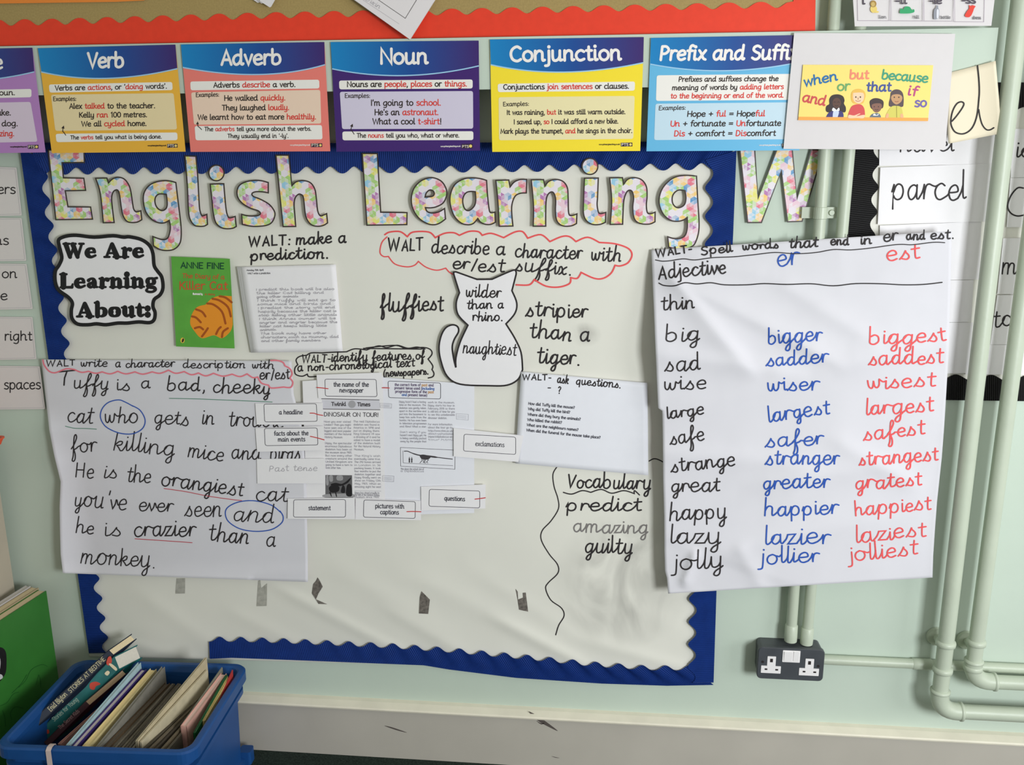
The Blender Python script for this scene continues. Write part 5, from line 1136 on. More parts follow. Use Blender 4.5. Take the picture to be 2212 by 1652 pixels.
words([('est', (1410, 222, 1610, 206), 54, 9, Gc), ('biggest', (1305, 706, 1762, 688), 52, 9, Gc), ('saddest', (1310, 828, 1745, 815), 50, 9, Gc), ('wisest', (1300, 968, 1700, 948), 52, 9, Gc), ('largest', (1288, 1115, 1688, 1096), 52, 9, Gc), ('safest', (1282, 1265, 1638, 1225), 52, 9, Gc), ('strangest', (1255, 1412, 1712, 1376), 50, 9, Gc), ('gratest', (1230, 1546, 1618, 1522), 50, 9, Gc),
       ('happiest', (1005, 468, 1370, 440), 42, 7, K), ('laziest', (1008, 598, 1348, 566), 44, 7, K), ('jolliest', (978, 690, 1308, 652), 44, 7, K)], M_INKR, 'superlative_word', 'red handwritten word')

# ------------------------------------------------------------------ word cards, far left
C0 = cr(0, 300, 2.75)
GW = 'laminated cards down the left edge'
M_LAM = mat('laminated_white', (226, 218, 216), 0.35, 0.4)
for quad, lines, lab in (('-200,158 98,170 130,455 -180,462', [('ers', (-14, 325, 93, 325), 37)], "laminated word card ending in ers, topmost of the column left of the blue border"),
                        ('-180,466 129,470 157,724 -160,728', [('ns', (-32, 628, 53, 628), 37)], 'laminated word card second from the top of the column, ending in ns'),
                        ('-160,738 158,742 195,1010 -130,1016', [('on', (12, 825, 102, 825), 36), ('e', (4, 956, 46, 955), 36)], 'laminated word card with two lines, the upper one ending in on'),
                        ('-130,1055 193,1057 217,1308 -100,1314', [('right', (28, 1196, 192, 1196), 36)], 'laminated word card ending in right, fourth down the left column'),
                        ('-100,1346 237,1350 270,1604 -90,1608', [('spaces', (24, 1486, 242, 1485), 38)], 'laminated word card reading spaces, lowest of the left column beside the story sheet')):
    b = MB(); b.poly(rquad(pts(quad, C0), 2.5), 0.004, 0, thick=0.0015)
    t = b.build('word_card', M_LAM, label=lab, cat='card', group=GW)
    for s, l, xh in lines: b = MB(); text(b, s, C0, l, xh, 6.6, 0.0044); b.build('lettering', M_INK, t)
    b = MB(); q = pts(quad, C0); b.ribbon(rquad([lerp(q[0], q[2], .03), lerp(q[1], q[3], .03), lerp(q[2], q[0], .03), lerp(q[3], q[1], .03)], 2), .5, 0.0043, closed=True); b.build('card_edge', M_PENC, t)

# ------------------------------------------------------------------ black bordered word board, right
Fc = cr(1780, 300, 2.752)
b = MB(); b.poly([(1862, 205), (2300, 205), (2300, 858), (1800, 850), (1843, 490)], 0.0025, 0, thick=0.002)
b.build('word_board_paper', M_BACK, label='pale backing paper of the black bordered word board behind the pipes', cat='backing paper')
lb2 = plin([(1897, 190), (1893, 345), (1886, 490), (1868, 640), (1845, 840)])
p2_ = (hit(1886, 400)-hit(1880, 458)).length*0.92
strip('scalloped_border', plin([(1846, 180), (1838, 330), (1828, 505), (1800, 840)]), wave(lb2, p2_, 0.1, 7, 0), 0.0045, M_BLACK, 'black scalloped border strip at the left of the word board, below the picture card', 'black scalloped borders of the word board')
strip('scalloped_border', plin([(1846, 178), (2330, 178)]), wave(plin([(1850, 236), (2330, 238)]), p2_*1.3, 0, 0, -6), 0.0050, M_BLACK, 'black scalloped border strip along the top of the word board, beside the cream card', 'black scalloped borders of the word board')
strip('scalloped_border', plin([(1790, 857), (2046, 864), (2330, 868)]), wave(plin([(1790, 812), (2050, 816), (2330, 819)]), p2_*1.45, 0.35, 0, -7), 0.0050, M_BLACK, 'black scalloped border strip along the bottom of the word board, right of the spelling sheet', 'black scalloped borders of the word board')
GC2 = 'word cards on the black bordered board'
def wcard(quad, lab, lines=(), c=Fc, m=M_WHITE, d=0.0065, strokes=(), sw=9, curl=0.0):
    q = pts(quad, c)
    f = (lambda x, y: d+curl*max(0.0, (x-q[0][0])/max(1, q[1][0]-q[0][0]))**2) if curl else d
    b = MB()
    if curl: b.sheet([q[0], q[3]], [q[1], q[2]], f, 14, 4)
    else: b.poly(q, d, 0, thick=0.0004)
    t = b.build('word_card', m, label=lab, cat='card', group=GC2)
    g = (lambda x, y: f(x, y)+0.0005) if curl else d+0.0004
    if lines or strokes:
        b = MB()
        for s, l, xh in lines: text(b, s, c, l, xh, sw, g, style='hand')
        for s in strokes: b.ribbon(spl(s, c, 6), sw/c[2], g)
        b.build('handwriting', M_INK, t)
wcard('333,-150 1060,-150 1040,150 328,160', 'white word card mostly hidden behind the picture card, its last letter l showing', [('navel', (450, 76, 775, 72), 60)])
wcard('335,170 1018,145 1000,490 320,508', 'white word card reading parcel', [('parcel', (405, 366, 848, 358), 92)], d=0.0085, sw=10)
wcard('332,515 935,490 925,835 330,845', 'blank white card below the parcel card, edge showing right of the spelling sheet', d=0.0068)
wcard('330,845 890,838 875,1088 330,1095', 'blank white card second below the parcel card, beside the spelling sheet', d=0.0078)
wcard('330,1095 885,1090 862,1392 330,1398', 'lowest blank white card beside the spelling sheet, above the black border', d=0.0070)
wcard('1120,-60 1500,-60 1480,225 1110,230', 'white word card right of the front pipe showing a letter i', [('ideal', (1140, 105, 1420, 105), 56)])
wcard('1108,232 1500,228 1470,520 1085,525', 'white word card right of the front pipe showing the curve of a large c', strokes=['1185,292 1150,292 1110,340 1092,400 1110,440 1150,458 1200,450'], sw=9)
wcard('1065,590 1500,585 1480,918 1030,922', 'white word card right of the front pipe reading mi', [('mis', (1055, 803, 1250, 800), 70)], d=0.0085, sw=8.5)
wcard('1030,928 1460,924 1440,1222 988,1222', 'white word card right of the front pipe reading to', [('to', (1003, 1118, 1125, 1112), 62)], d=0.0075, sw=8.5)
wcard('860,1222 1440,1226 1420,1400 840,1400', 'white card at the foot of the word board between the two tall pipes', d=0.0065)
# cream card with el
M_CREAM = mat('cream_card', (238, 226, 200), 0.6, 0.25)
def ed(x, y): return 0.054+0.012*max(0.0, (x-2090)/80.0)**2
b = MB(); b.sheet(pts('1380,770! 1394,1300 1402,1508', CE), pts('1898,638 1935,1050 1958,1400', CE), ed, 16, 14)
t = b.build('letter_card', M_CREAM, label='cream card with large handwritten el, tucked under the right end of the picture card', cat='card', smooth=True)
b = MB()
b.ribbon(spl('1440,1272 1490,1215 1550,1130 1565,1085 1535,1068 1490,1090 1450,1160 1430,1250 1435,1320 1475,1385 1550,1405 1620,1375 1670,1310 1705,1200 1722,1050 1728,950 1722,820 1708,688', CE, 6), 3.3, lambda x, y: ed(x, y)+0.0006)
b.ribbon(spl('1722,1150 1735,1230 1760,1310 1800,1358 1840,1362 1880,1340', CE, 6), 3.0, lambda x, y: ed(x, y)+0.0006)
b.build('handwriting', M_INK, t)

# ------------------------------------------------------------------ pipes
def P3(p, d): return [hit(x, y, d) for x, y in p]
GPp = 'tall painted heating pipes'
def bend(a, corner, c, r, n=8):
    """points rounding a corner with radius r"""
    u = (a-corner).normalized(); v = (c-corner).normalized()
    s, e = corner+u*r, corner+v*r
    return [s*(1-t)**2+corner*2*t*(1-t)+e*t*t for t in [k/n for k in range(n+1)]]
def bigpipe(top, bottom, right, r, d, label, collars):
    A, B = hit(*top, d), hit(*bottom, d); C = hit(*right, d)
    B = Vector((B.x, B.y, C.z)); C2 = Vector((1.88, B.y, C.z))
    A = Vector((A.x, A.y, A.z))
    t = empty('heating_pipe', (B.x, 0, 0), label, 'pipe', GPp)
    A2_ = A+(A-B).normalized()*0.25
    arc = bend(A2_, B, C2, 0.042)
    b = MB(); b.tube([A2_, arc[0]+(A2_-arc[0]).normalized()*0.001], r); b.build('upright', M_PIPE, t, smooth=True)
    b = MB(); b.tube([arc[-1], C2], r*0.97); b.build('horizontal_run', M_PIPE, t, smooth=True)
    b = MB(); b.tube([arc[0]+(A2_-arc[0]).normalized()*0.004]+arc+[arc[-1]+Vector((0.006, 0, 0))], r*1.14); b.build('elbow', M_PIPE, t, smooth=True)
    for k, (e0, e1) in enumerate((arc[0:1]+[A2_], arc[-1:]+[C2])):
        u = (e1-e0).normalized(); b = MB(); b.tube([e0+u*x for x in (0.002, 0.004, 0.009, 0.011)], [r*1.02, r*1.26, r*1.26, r*1.02]); b.build('elbow_collar', M_PIPE, t, smooth=True)
    for px in collars:
        p = hit(px[0], px[1], d); f = (p.z-B.z)/(A2_.z-B.z); q = B+(A2_-B)*f; u = (A2_-B).normalized()
        b = MB(); b.tube([q+u*x for x in (-0.008, -0.006, 0.0, 0.004, 0.006)], [r*1.0, r*1.22, r*1.25, r*1.2, r*1.0]); b.build('pipe_collar', M_PIPE, t, smooth=True)
    return t, A2_, B
PT1, A1_, B1_ = bigpipe((2200, 40), (2026, 1535), (2160, 1541), 0.0168, 0.058, 'tall pale green pipe in front, its elbow lowest above the skirting', ((2041, 1388), (2030, 1445)))
PT2, A2q, B2_ = bigpipe((2285, 60), (2098, 1470), (2180, 1474), 0.0160, 0.052, 'tall pale green pipe nearest the right edge, its elbow just above the other', ((2109, 1386), (2096, 1440)))
for pt, A_, B_, py, d in ((PT1, A1_, B1_, 1402, 0.058), (PT2, A2q, B2_, 1404, 0.052)):
    z = hit(2041, py, d).z; f = (z-B_.z)/(A_.z-B_.z); q = B_+(A_-B_)*f
    b = MB(); b.tube([q+Vector((0, 0.012, 0)), Vector((q.x, -0.001, q.z))], [0.009, 0.009]); b.tube([Vector((q.x, -0.008, q.z)), Vector((q.x, -0.001, q.z))], [0.02, 0.022]); b.build('wall_bracket', M_PIPE, pt, smooth=True)
# conduits down to the socket
GCo = 'thin conduits down to the socket'
CZ = hit(1706, 1382, 0.03).z
for top, bot, lab, sad in (((1800, 60), (1708, 1378), 'left of the two thin conduits running down to the double socket', True), ((1857, 60), (1742, 1384), 'right of the two thin conduits running down to the double socket', False)):
    A, B = hit(*top, 0.026), hit(*bot, 0.026); u = (B-A).normalized()
    t = empty('conduit', (B.x, 0, B.z), lab, 'pipe', GCo)
    b = MB(); b.tube([A-u*0.4, B+u*0.004], 0.0118); b.build('tube', M_PIPE, t, smooth=True)
    b = MB(); b.tube([B-u*x for x in (0.034, 0.032, 0.004, -0.006)], [0.0118, 0.0138, 0.0142, 0.0138]); b.build('end_coupler', M_PIPE, t, smooth=True)
    if sad:
        q = hit(1772, 460, 0.026); f = (q.z-B.z)/(A.z-B.z); q = B+(A-B)*f
        b = MB(); b.tube([q+u*x for x in (-0.012, -0.011, 0.011, 0.012)], [0.0118, 0.0134, 0.0134, 0.0118]); b.box(q.x-0.034, q.x+0.034, -0.016, -0.001, q.z-0.011, q.z+0.011)
        b.tube([Vector((q.x+0.024, -0.016, q.z)), Vector((q.x+0.024, -0.020, q.z))], [0.0065, 0.005]); b.build('saddle_clip', M_PIPE, t, smooth=False)
# surface conduit to the right of the socket
A, B = hit(1776, 1430, 0.02), hit(2240, 1462, 0.02)
t = empty('conduit', (A.x, 0, A.z), 'horizontal conduit running right from the double socket behind the tall pipes', 'pipe')
z = hit(1900, 1430.5, 0.014).z
b = MB(); b.tube([Vector((A.x-0.004, -0.0125, z)), Vector((1.88, -0.0125, z))], 0.0112); b.build('tube', M_PIPE, t, smooth=True)
q = hit(1990, 1437, 0.0125)
b = MB(); b.tube([Vector((q.x+x, -0.0125, z)) for x in (-0.02, -0.018, 0.02, 0.022)], [0.0112, 0.0128, 0.0128, 0.0112]); b.build('coupler', M_PIPE, t, smooth=True)

# ------------------------------------------------------------------ double socket
Pc = cr(1600, 1340, 3.614)
a_, c_ = hit(*pts('140,201', Pc)[0], 0.05), hit(*pts('640,478', Pc)[0], 0.05)
x0, x1, z1, z0 = a_.x, c_.x, a_.z, c_.z
zm = (hit(*pts('640,238', Pc)[0], 0.05).z+a_.z)/2; zl = (hit(*pts('130,452', Pc)[0], 0.05).z+c_.z)/2
z1, z0 = zm, zl
M_MET = mat('grey_metal_box', (72, 75, 80), 0.42, 0.5, 0.12, 30, 0.05, 200)
M_PLA = mat('white_plastic', (240, 236, 236), 0.3, 0.5)
M_HOLE = mat('dark_slot', (48, 42, 42), 0.7, 0.2)
def rr(x0, x1, z0, z1, r, y, n=5):
    out = []
    for cx, cz, a0 in ((x1-r, z1-r, 0), (x0+r, z1-r, 90), (x0+r, z0+r, 180), (x1-r, z0+r, 270)):
        for k in range(n+1):
            a = math.radians(a0+90*k/n); out.append((cx+r*math.cos(a), y, cz+r*math.sin(a)))
    return out
t = empty('double_socket', ((x0+x1)/2, 0, z0), 'grey metal double power socket with white switches, low on the right of the wall', 'socket')
b = MB(); b.loft([rr(x0+.003, x1-.003, z0+.003, z1-.003, .009, -0.0005), rr(x0+.002, x1-.002, z0+.002, z1-.002, .009, -0.036), rr(x0+.002, x1-.002, z0+.002, z1-.002, .009, -0.0395)]); b.build('back_box', M_MET, t)
b = MB(); b.loft([rr(x0, x1, z0, z1, .010, -0.0397), rr(x0, x1, z0, z1, .010, -0.0485), rr(x0+.0015, x1-.0015, z0+.0015, z1-.0015, .009, -0.0503)]); FP = b.build('face_plate', M_MET, t)
def fx(x, y): p = hit(Pc[0]+x/Pc[2], Pc[1]+y/Pc[2], 0.0505); return p.x, p.z
def slab(q, yb, m, name, par, r=0.001, t_=0.0012):
    (xa, za), (xb, zb_) = fx(q[0], q[1]), fx(q[2], q[3])
    b = MB(); b.loft([rr(xa, xb, zb_, za, r, yb), rr(xa, xb, zb_, za, r, yb-t_)]); return b.build(name, m, par)
for ox, oy in ((0, 0), (297, 19)):
    s = slab((160+ox, 350+oy, 310+ox, 413+oy), -0.0503, M_PLA, 'socket_insert', t)
    slab((210+ox, 278+oy, 271+ox, 355+oy), -0.0502, M_PLA, 'earth_block', s)
    for q in ((230, 296, 250, 324), (187, 371, 207, 384), (270, 376, 291, 389)): slab((q[0]+ox, q[1]+oy, q[2]+ox, q[3]+oy), -0.0514, M_HOLE, 'pin_slot', s, 0.0004, 0.0004)
sw_ = slab((330, 231, 460, 328), -0.0502, M_PLA, 'switch_frame', t)
for x in (338, 412):
    (xa, za), (xb, zb_) = fx(x, 240), fx(x+62 if x < 400 else 452, 318)
    b = MB(); b.loft([rr(xa, xb, zb_, za, .001, -0.0514), [(p[0], -0.0535 if p[2] > (za+zb_)/2 else -0.0522, p[2]) for p in rr(xa+.0008, xb-.0008, zb_+.0008, za-.0008, .001, 0)]]); b.build('rocker_switch', M_PLA, sw_)
for x, y in ((172, 322), (606, 356)):
    xx, zz = fx(x, y); b = MB(); b.tube([Vector((xx, -0.0500, zz)), Vector((xx, -0.0512, zz))], 0.0028, seg=14); b.build('fixing_screw', M_HOLE, t)

# ------------------------------------------------------------------ notice board above
b = MB(); b.poly([(-120, 106), (1761, 66), (1764, -140), (-120, -120)], 0.030, 0, thick=0.03)
NB = b.build('notice_board', M_HESS, label='olive hessian notice board cut off along the top of the photo', cat='notice board')
pr = (hit(2100/3.934, 26, .03)-hit(205/3.934, 39, .03)).length/8
rbp = plin([(-100, 50), (112, 46.6), (560, 33), (1050, 23.3), (1580, 11.5), (1700, 9)])
Rr0 = (hit(205/3.934, 39)-hit(*rbp(0))).length
def rw(t):
    p = rbp(t); s = (hit(p[0], p[1], 0.03)-hit(-100, 50, 0.03)).length; s0 = (hit(205/3.934, 39, .03)-hit(-100, 50, 0.03)).length
    w = math.cos(2*math.pi*(s-s0)/pr); w = w-0.12*math.cos(4*math.pi*(s-s0)/pr)
    return (p[0], p[1]-7*w)
b = MB()
upper = [rw(i/400) for i in range(401)]
b.poly([(-110, 101.5)]+upper+[(1714, 3), (1712, -30), (1724, -140), (1763, -140), (1761, 66.5)], 0.0320, 0, thick=0.0008)
b.build('scalloped_border', M_RED, label='red wavy border along the bottom of the olive notice board', cat='border')
b = MB(); b.poly([(-60, -60), (320, -60), (312, 1), (250, 4), (-60, 8.5)], 0.034, 0, thick=0.0006)
b.build('orange_paper', mat('orange_paper', (238, 140, 62), 0.7, 0.2), label='edge of orange paper at the top left corner on the notice board', cat='paper')
G2 = cr(460, 0, 4.254)
M_SLEEVE = mat('sleeve_white', (232, 226, 228), 0.4, 0.35)
def tilt(x, y): return 0.040+0.016*max(0.0, min(1.2, (y+60)/150.0))
for i, (s, lab, k) in enumerate((('1290,-3! 1795,352! 1812,366! 2060,-25! 1700,-420! 1000,-400!', 'hindmost page of the tilted booklet hanging over the red border', -0.0032), ('1296,-4! 1810,362! 2052,-20! 1700,-420! 1000,-400!', 'front page of the tilted booklet with a ruled box, overlapping the red border', 0.0))):
    b = MB(); b.poly(pts(s, G2), lambda x, y, k=k: tilt(x, y)+k, 0, thick=0.0008)
    t = b.build('booklet_page', M_SLEEVE, label=lab, cat='paper', group='pages of the tilted booklet')
te = lambda x, y: tilt(x, y)+0.0005
b = MB(); b.ribbon(pts('1420,-70 1768,168 1935,-105', G2), .9, te); b.build('ruled_box', M_PRINT, t)
b = MB(); b.ribbon(pts('1380,0 1712,220', G2), .5, te); b.build('ruled_line', M_PENC, t)
b = MB(); text(b, 'Dixin', G2, (1400, 0, 1535, 82), 26, 4, te, style='hand'); b.build('pencil_name', M_PENC, t)
for i, (s, lab) in enumerate((('365,-5! 410,25! 455,18! 575,-60! 400,-120!', 'lowest of three fanned white papers at the top edge of the notice board'), ('385,-20! 445,32! 470,30! 590,-60! 420,-120!', 'middle of three fanned white papers at the top edge of the notice board'), ('430,10! 522,68! 535,62! 572,-3! 600,-120! 420,-120!', 'front one of three fanned white papers, its corner pointing down on the notice board'))):
    b = MB(); b.poly(pts(s, G2), 0.036+0.0028*i, 0, thick=0.0006)
    b.build('pinned_paper', M_SLEEVE, label=lab, cat='paper', group='fanned papers at the top edge')

# ------------------------------------------------------------------ cupboard, tray and tall books, far left
Xc = hit(36, 1255, 0.02).x
zt_ = hit(13, 957, 0.115).z
M_BEI = mat('beige_laminate', (190, 178, 160), 0.5, 0.35, 0.05, 14)
t = empty('cupboard', (Xc-0.25, -0.2, 0), 'beige cupboard side at the far left edge, behind the big green book', 'cupboard')
b = MB(); b.box(Xc-0.5, Xc, -0.42, -0.0315, 0.0, zt_-0.022); b.build('carcass', M_BEI, t)
b = MB(); b.box(Xc-0.5, Xc+0.0015, -0.425, -0.0315, zt_-0.022, zt_); b.build('worktop', M_BEI, t)
p0 = hit(13, 950, 0.115)
M_ORP = mat('orange_plastic', (226, 84, 44), 0.4, 0.4)
t = empty('storage_tray', (p0.x-0.15, -0.25, zt_), 'orange plastic tray corner at the far left edge, on top of the beige cupboard', 'tray')
b = MB()
def rloop(x0, x1, y0, y1, z, r, n=4):
    out = []
    for cx, cy2, a0 in ((x1-r, y1-r, 0), (x0+r, y1-r, 90), (x0+r, y0+r, 180), (x1-r, y0+r, 270)):
        for k in range(n+1):
            a = math.radians(a0+90*k/n); out.append((cx+r*math.cos(a), cy2+r*math.sin(a), z))
    return out
def trayl(i, z): return rloop(p0.x-0.3+i, p0.x-i, -0.34+i, -0.11-i, zt_+z, 0.012)
b.loft([trayl(.006, .0005), trayl(.002, .012), trayl(0, .013), trayl(0, .016), trayl(.004, .016), trayl(.010, .004)]); b.build('tub', M_ORP, t)

bz = hit(100, 1276, 0.05)
far = Vector((bz.x, -0.05, bz.z)); near = hz(0, 1341, bz.z)
ud = (near-far); ud.z = 0; ud = ud.normalized()*0.26
vd = Vector((-ud.y, ud.x, 0)).normalized()
if vd.x > 0: vd = -vd      # thickness runs to the left
def tallbook(name, off, th, h, cover, pages, label, len_=1.0, lead=0.0, cov_r=True):
    O = Vector((far.x, far.y, 0))+vd*off+ud*lead
    t = empty(name, (O.x, O.y, 0), label, 'book', 'tall books leaning beside the cupboard')
    U = ud*len_; Z = Vector((0, 0, h))
    b = MB(); b.prism(O, U, vd*0.003, Z); b.prism(O+vd*(th-0.003), U, vd*0.003, Z); b.prism(O+U-ud.normalized()*0.003, ud.normalized()*0.003, vd*th, Z); b.build('cover', cover, t)
    n = ud.normalized()
    b = MB(); b.prism(O+vd*0.0031+n*0.002+Vector((0, 0, .003)), U-n*0.006, vd*(th-0.0062), Z-Vector((0, 0, .0036))); b.build('pages', pages, t)
    return t, O, U
M_PAGE = mat('cream_pages', (226, 208, 170), 0.8, 0.2, 0.06, 200)
M_GREEN = mat('strong_green_cover', (54, 120, 48), 0.4, 0.35, 0.1, 12)
tg, OG, UG = tallbook('large_book', 0.0, 0.024, bz.z, M_GREEN, M_PAGE, 'large bright green book standing on the floor left of the blue crate')
tallbook('large_book', 0.0250, 0.020, bz.z+0.003, mat('tan_cover', (176, 160, 128), 0.6, 0.3), M_PAGE, 'large cream book standing just behind the green one', lead=-0.02)
tallbook('large_book', 0.0460, 0.0145, bz.z+0.006, mat('pale_grey_cover', (196, 192, 190), 0.5, 0.3), mat('grey_white_pages', (214, 208, 202), 0.8, 0.2), 'pale grey book in the back of the three tall ones, touching the cupboard', lead=-0.015)
# marks printed on the green cover, drawn on its own plane
def cov(px, py, e=0.0006):
    a = (px-W/2)/F; bb_ = -(py-H/2)/F; v = RGT*a+UPV*bb_+FWD
    t_ = (OG-CAM).dot(vd)/v.dot(vd); return CAM+v*t_-vd*e
class MBC(MB):
    def put(self, px, py, d, e=0.0):
        self.v.append(cov(px, py, d+e)); return len(self.v)-1
Q = cr(0, 1240, 4.01)
b = MBC(); b.poly(spl('-60,640 0,632 35,650 52,690 55,770 48,850 20,900 -20,940 -90,930 -120,780', Q, 4, True), 0.0006, 0); b.poly(spl('-60,700 -5,720 0,800 -20,850 -80,830', Q, 4, True), 0.0007, 1); b.poly(spl('-10,868 15,872 22,895 0,912 -25,915', Q, 4, True), 0.0007, 1)
b.build('printed_shape', [mat('black_print', (32, 30, 32), 0.4, 0.3), mat('white_cover_print', (206, 206, 206), 0.4, 0.3)], tg)
b = MBC()
for s in ('160,980 220,920 260,840 310,800 370,782 410,800', '310,960 325,900 335,872 350,930 352,980', '0,1140 60,1110 110,1040 160,1020', '100,1260 90,1200 130,1150 200,1160', '20,1180 40,1240 45,1320', '230,870 180,950 100,1030'): b.ribbon(spl(s, Q, 5), 0.8, 0.0006)
b.build('thin_scribble', mat('dark_green_line', (24, 78, 32), 0.5, 0.3), tg)

# ------------------------------------------------------------------ blue crate
ZR = 0.255
M_CRATE = mat('blue_plastic', (26, 76, 138), 0.42, 0.4, 0.08, 18)
HW, HD, TH = 0.213, 0.1715, math.radians(2.4)
CC_ = Vector((-1.0375, -0.2255, 0))
cx0, cx1, cy0, cy1 = -HW, HW, -HD, HD
def cw(p):
    return Vector((CC_.x+p[0]*math.cos(TH)-p[1]*math.sin(TH), CC_.y+p[0]*math.sin(TH)+p[1]*math.cos(TH), p[2]))
def cloc(p):
    dx, dy = p.x-CC_.x, p.y-CC_.y
    return Vector((dx*math.cos(TH)+dy*math.sin(TH), -dx*math.sin(TH)+dy*math.cos(TH), p.z))
CT = empty('storage_crate', (CC_.x, CC_.y, 0), 'blue plastic crate of books standing on the carpet in the lower left corner', 'crate')
def cl(i, z, r=0.034): return [cw(p) for p in rloop(cx0+i, cx1-i, cy0+i, cy1-i, z*1.02, max(0.006, r-i*0.5), 6)]
b = MB(); b.loft([cl(.020, 0.0), cl(.016, .001), cl(.016, .018), cl(.024, .020), cl(.020, .19), cl(.008, .192), cl(.008, .204), cl(.017, .206), cl(.017, .224), cl(.0215, .224), cl(.0225, .206), cl(.027, .006)])
b.build('tub', M_CRATE, CT, smooth=False)
b = MB(); b.loft([cl(.017, .2242), cl(0, .2242), cl(0, .246), cl(.003, .2495), cl(.006, .25), cl(.0135, .25), cl(.017, .2475), cl(.0215, .235), cl(.0215, .2242), cl(.017, .2242)], cap0=False, cap1=False)
b.build('rim', M_CRATE, CT)
# foot blocks at the corners
for x in (cx0+.004, cx1-.034):
    for y in (cy0+.004, cy1-.034):
        b = MB(); b.loft([[cw(p) for p in rloop(x, x+.030, y, y+.030, z, .006, 3)] for z in (0.0, .034)]); b.build('corner_foot', M_CRATE, CT)
# pale strap over the front rim
f0 = cloc(hz(*pts('405,1505', C5)[0], ZR))
M_STRAP = mat('pale_strap', (206, 186, 180), 0.5, 0.3)
b = MB()
prof2 = [(cy0+.0223, .19), (cy0+.0223, .236), (cy0+.0175, .2505), (cy0+.012, .2522), (cy0+.004, .2520), (cy0-.002, .248), (cy0-.0026, .22), (cy0-.0026, .12)]
w2 = 0.0055
for i, (y, z) in enumerate(prof2):
    for dx in (-w2, w2):
        for e in (0, .0008):
            b.v.append(cw((f0.x+dx, y-(e if i > 4 else -e if i < 2 else 0), z*1.02+(e if 2 <= i <= 4 else 0))))
for i in range(len(prof2)-1):
    a = 4*i
    for p, q in ((0, 1), (1, 3), (3, 2), (2, 0)): b.face([a+p, a+q, a+4+q, a+4+p])
b.build('paper_strap', M_STRAP, label='pale strap looped over the front rim of the blue crate', cat='strap')

# ------------------------------------------------------------------ books in the crate
GBk = 'books filed in the blue crate'
S6 = cr(240, 1380, 6.075)
PREV = [None, None, False]
def book(label, A, B, za, zb_, th, h, cov_m, page_m, c=C5, lean=0.0, board=0.0016, name='book', spine_near=True):
    """A near end, B far end of the top left edge (pixels); upright file-wise book with its page tops up"""
    pa, pb = pts(A, c)[0], pts(B, c)[0]
    P, Q_ = hz(*pa, za+.004), hz(*pb, zb_+.004)
    def onplane(px, py, ly):
        """where the sight line meets the crate's own cross plane local y = ly"""
        a = (px-W/2)/F; bb_ = -(py-H/2)/F; v = RGT*a+UPV*bb_+FWD
        nn = Vector((-math.sin(TH), math.cos(TH), 0)); return CAM+v*((CC_+nn*ly-CAM).dot(nn)/v.dot(nn))
    if cloc(P).y < -0.1400: P = onplane(*pa, -0.1400)
    if cloc(Q_).y > 0.1400: Q_ = onplane(*pb, 0.1400)
    for _ in range(1):
        ex = max(cloc(P).x, cloc(Q_).x)+th-(HW-0.0235)
        if ex > 0: P = P-Vector((ex, 0, 0)); Q_ = Q_-Vector((ex, 0, 0))
    lp, lq = cloc(P), cloc(Q_)
    if PREV[0] is not None:
        for k, l in ((0, lp), (1, lq)):
            if l.x < PREV[k]+0.0004: l.x = PREV[k]+0.0004
    PREV[0], PREV[1] = lp.x+th, lq.x+th
    if PREV[2]: print('BOOK', label[:40], [round(q, 3) for q in (lp.x, lp.y, lp.z, lq.x, lq.y, lq.z, th)])
    P, Q_ = cw(lp), cw(lq)
    ex = max(lp.x, lq.x)+th-(HW-0.0285)
    if ex > 0: lean = -ex
    h = min(h, min(P.z, Q_.z)-0.012)
    u = Q_-P
    hv = Vector((u.x, u.y, 0)).normalized(); v = Vector((hv.y, -hv.x, 0))      # to the right
    dn = (Vector((0, 0, -h))+v*lean); n = u.normalized()
    t = empty(name, (P.x, P.y, P.z-h), label, 'book', GBk)
    b = MB(); b.prism(P, u, v*board, dn); b.prism(P+v*(th-board), u, v*board, dn)
    if spine_near: b.prism(P, n*board, v*th, dn)
    b.build('cover', cov_m, t)
    b = MB(); b.prism(P+v*(board*1.02)+n*(board*1.05)+dn*0.012, u-n*(board*2.5), v*(th-2.04*board), dn*0.97); b.build('pages', page_m, t)
    return t
def leaning(label, O, U, V, Wd, dO, zU, dW, cov_m, page_m, c, board=0.002, spine_len=0.21, name='book'):
    """book leaning back with its spine towards the camera. O far spine corner, V other side of the spine, Wd fore-edge corner (pixels at depth), U near lower spine end"""
    o = hit(*pts(O, c)[0], dO); v = hit(*pts(V, c)[0], dO)-o; w = hit(*pts(Wd, c)[0], dW)-o
    u0 = hz(*pts(U, c)[0], zU); u = u0-o
    un, vn, wn = u.normalized(), v.normalized(), w.normalized()
    t = empty(name, tuple(o+u), label, 'book', GBk)
    b = MB(); b.prism(o, u, vn*board, w); b.prism(o+v-vn*board, u, vn*board, w); b.prism(o, u, v, wn*board); b.build('cover', cov_m, t)
    b = MB(); b.prism(o+vn*board*1.02+wn*board*1.05+un*0.0025, u-un*0.005, v-vn*board*2.04, w-wn*0.005); b.build('pages', page_m, t)
    return t, o, u, v, w
class MBS(MB):
    def __init__(self, o, n): MB.__init__(self); self.o = o; self.n = n
    def put(self, px, py, d, e=0.0):
        a = (px-W/2)/F; bb_ = -(py-H/2)/F; r = RGT*a+UPV*bb_+FWD
        k = (self.o-CAM).dot(self.n)/r.dot(self.n); self.v.append(CAM+r*k+self.n*(d+e)); return len(self.v)-1
def spine_text(root, o, u, v, items, m, name='spine_lettering'):
    n = u.cross(v).normalized()
    if n.dot(CAM-o) < 0: n = -n
    b = MBS(o, n)
    for s, l, xh, sw in items: text(b, s, Q, l, xh, sw, 0.0006, mi=0)
    b.build(name, m, root)
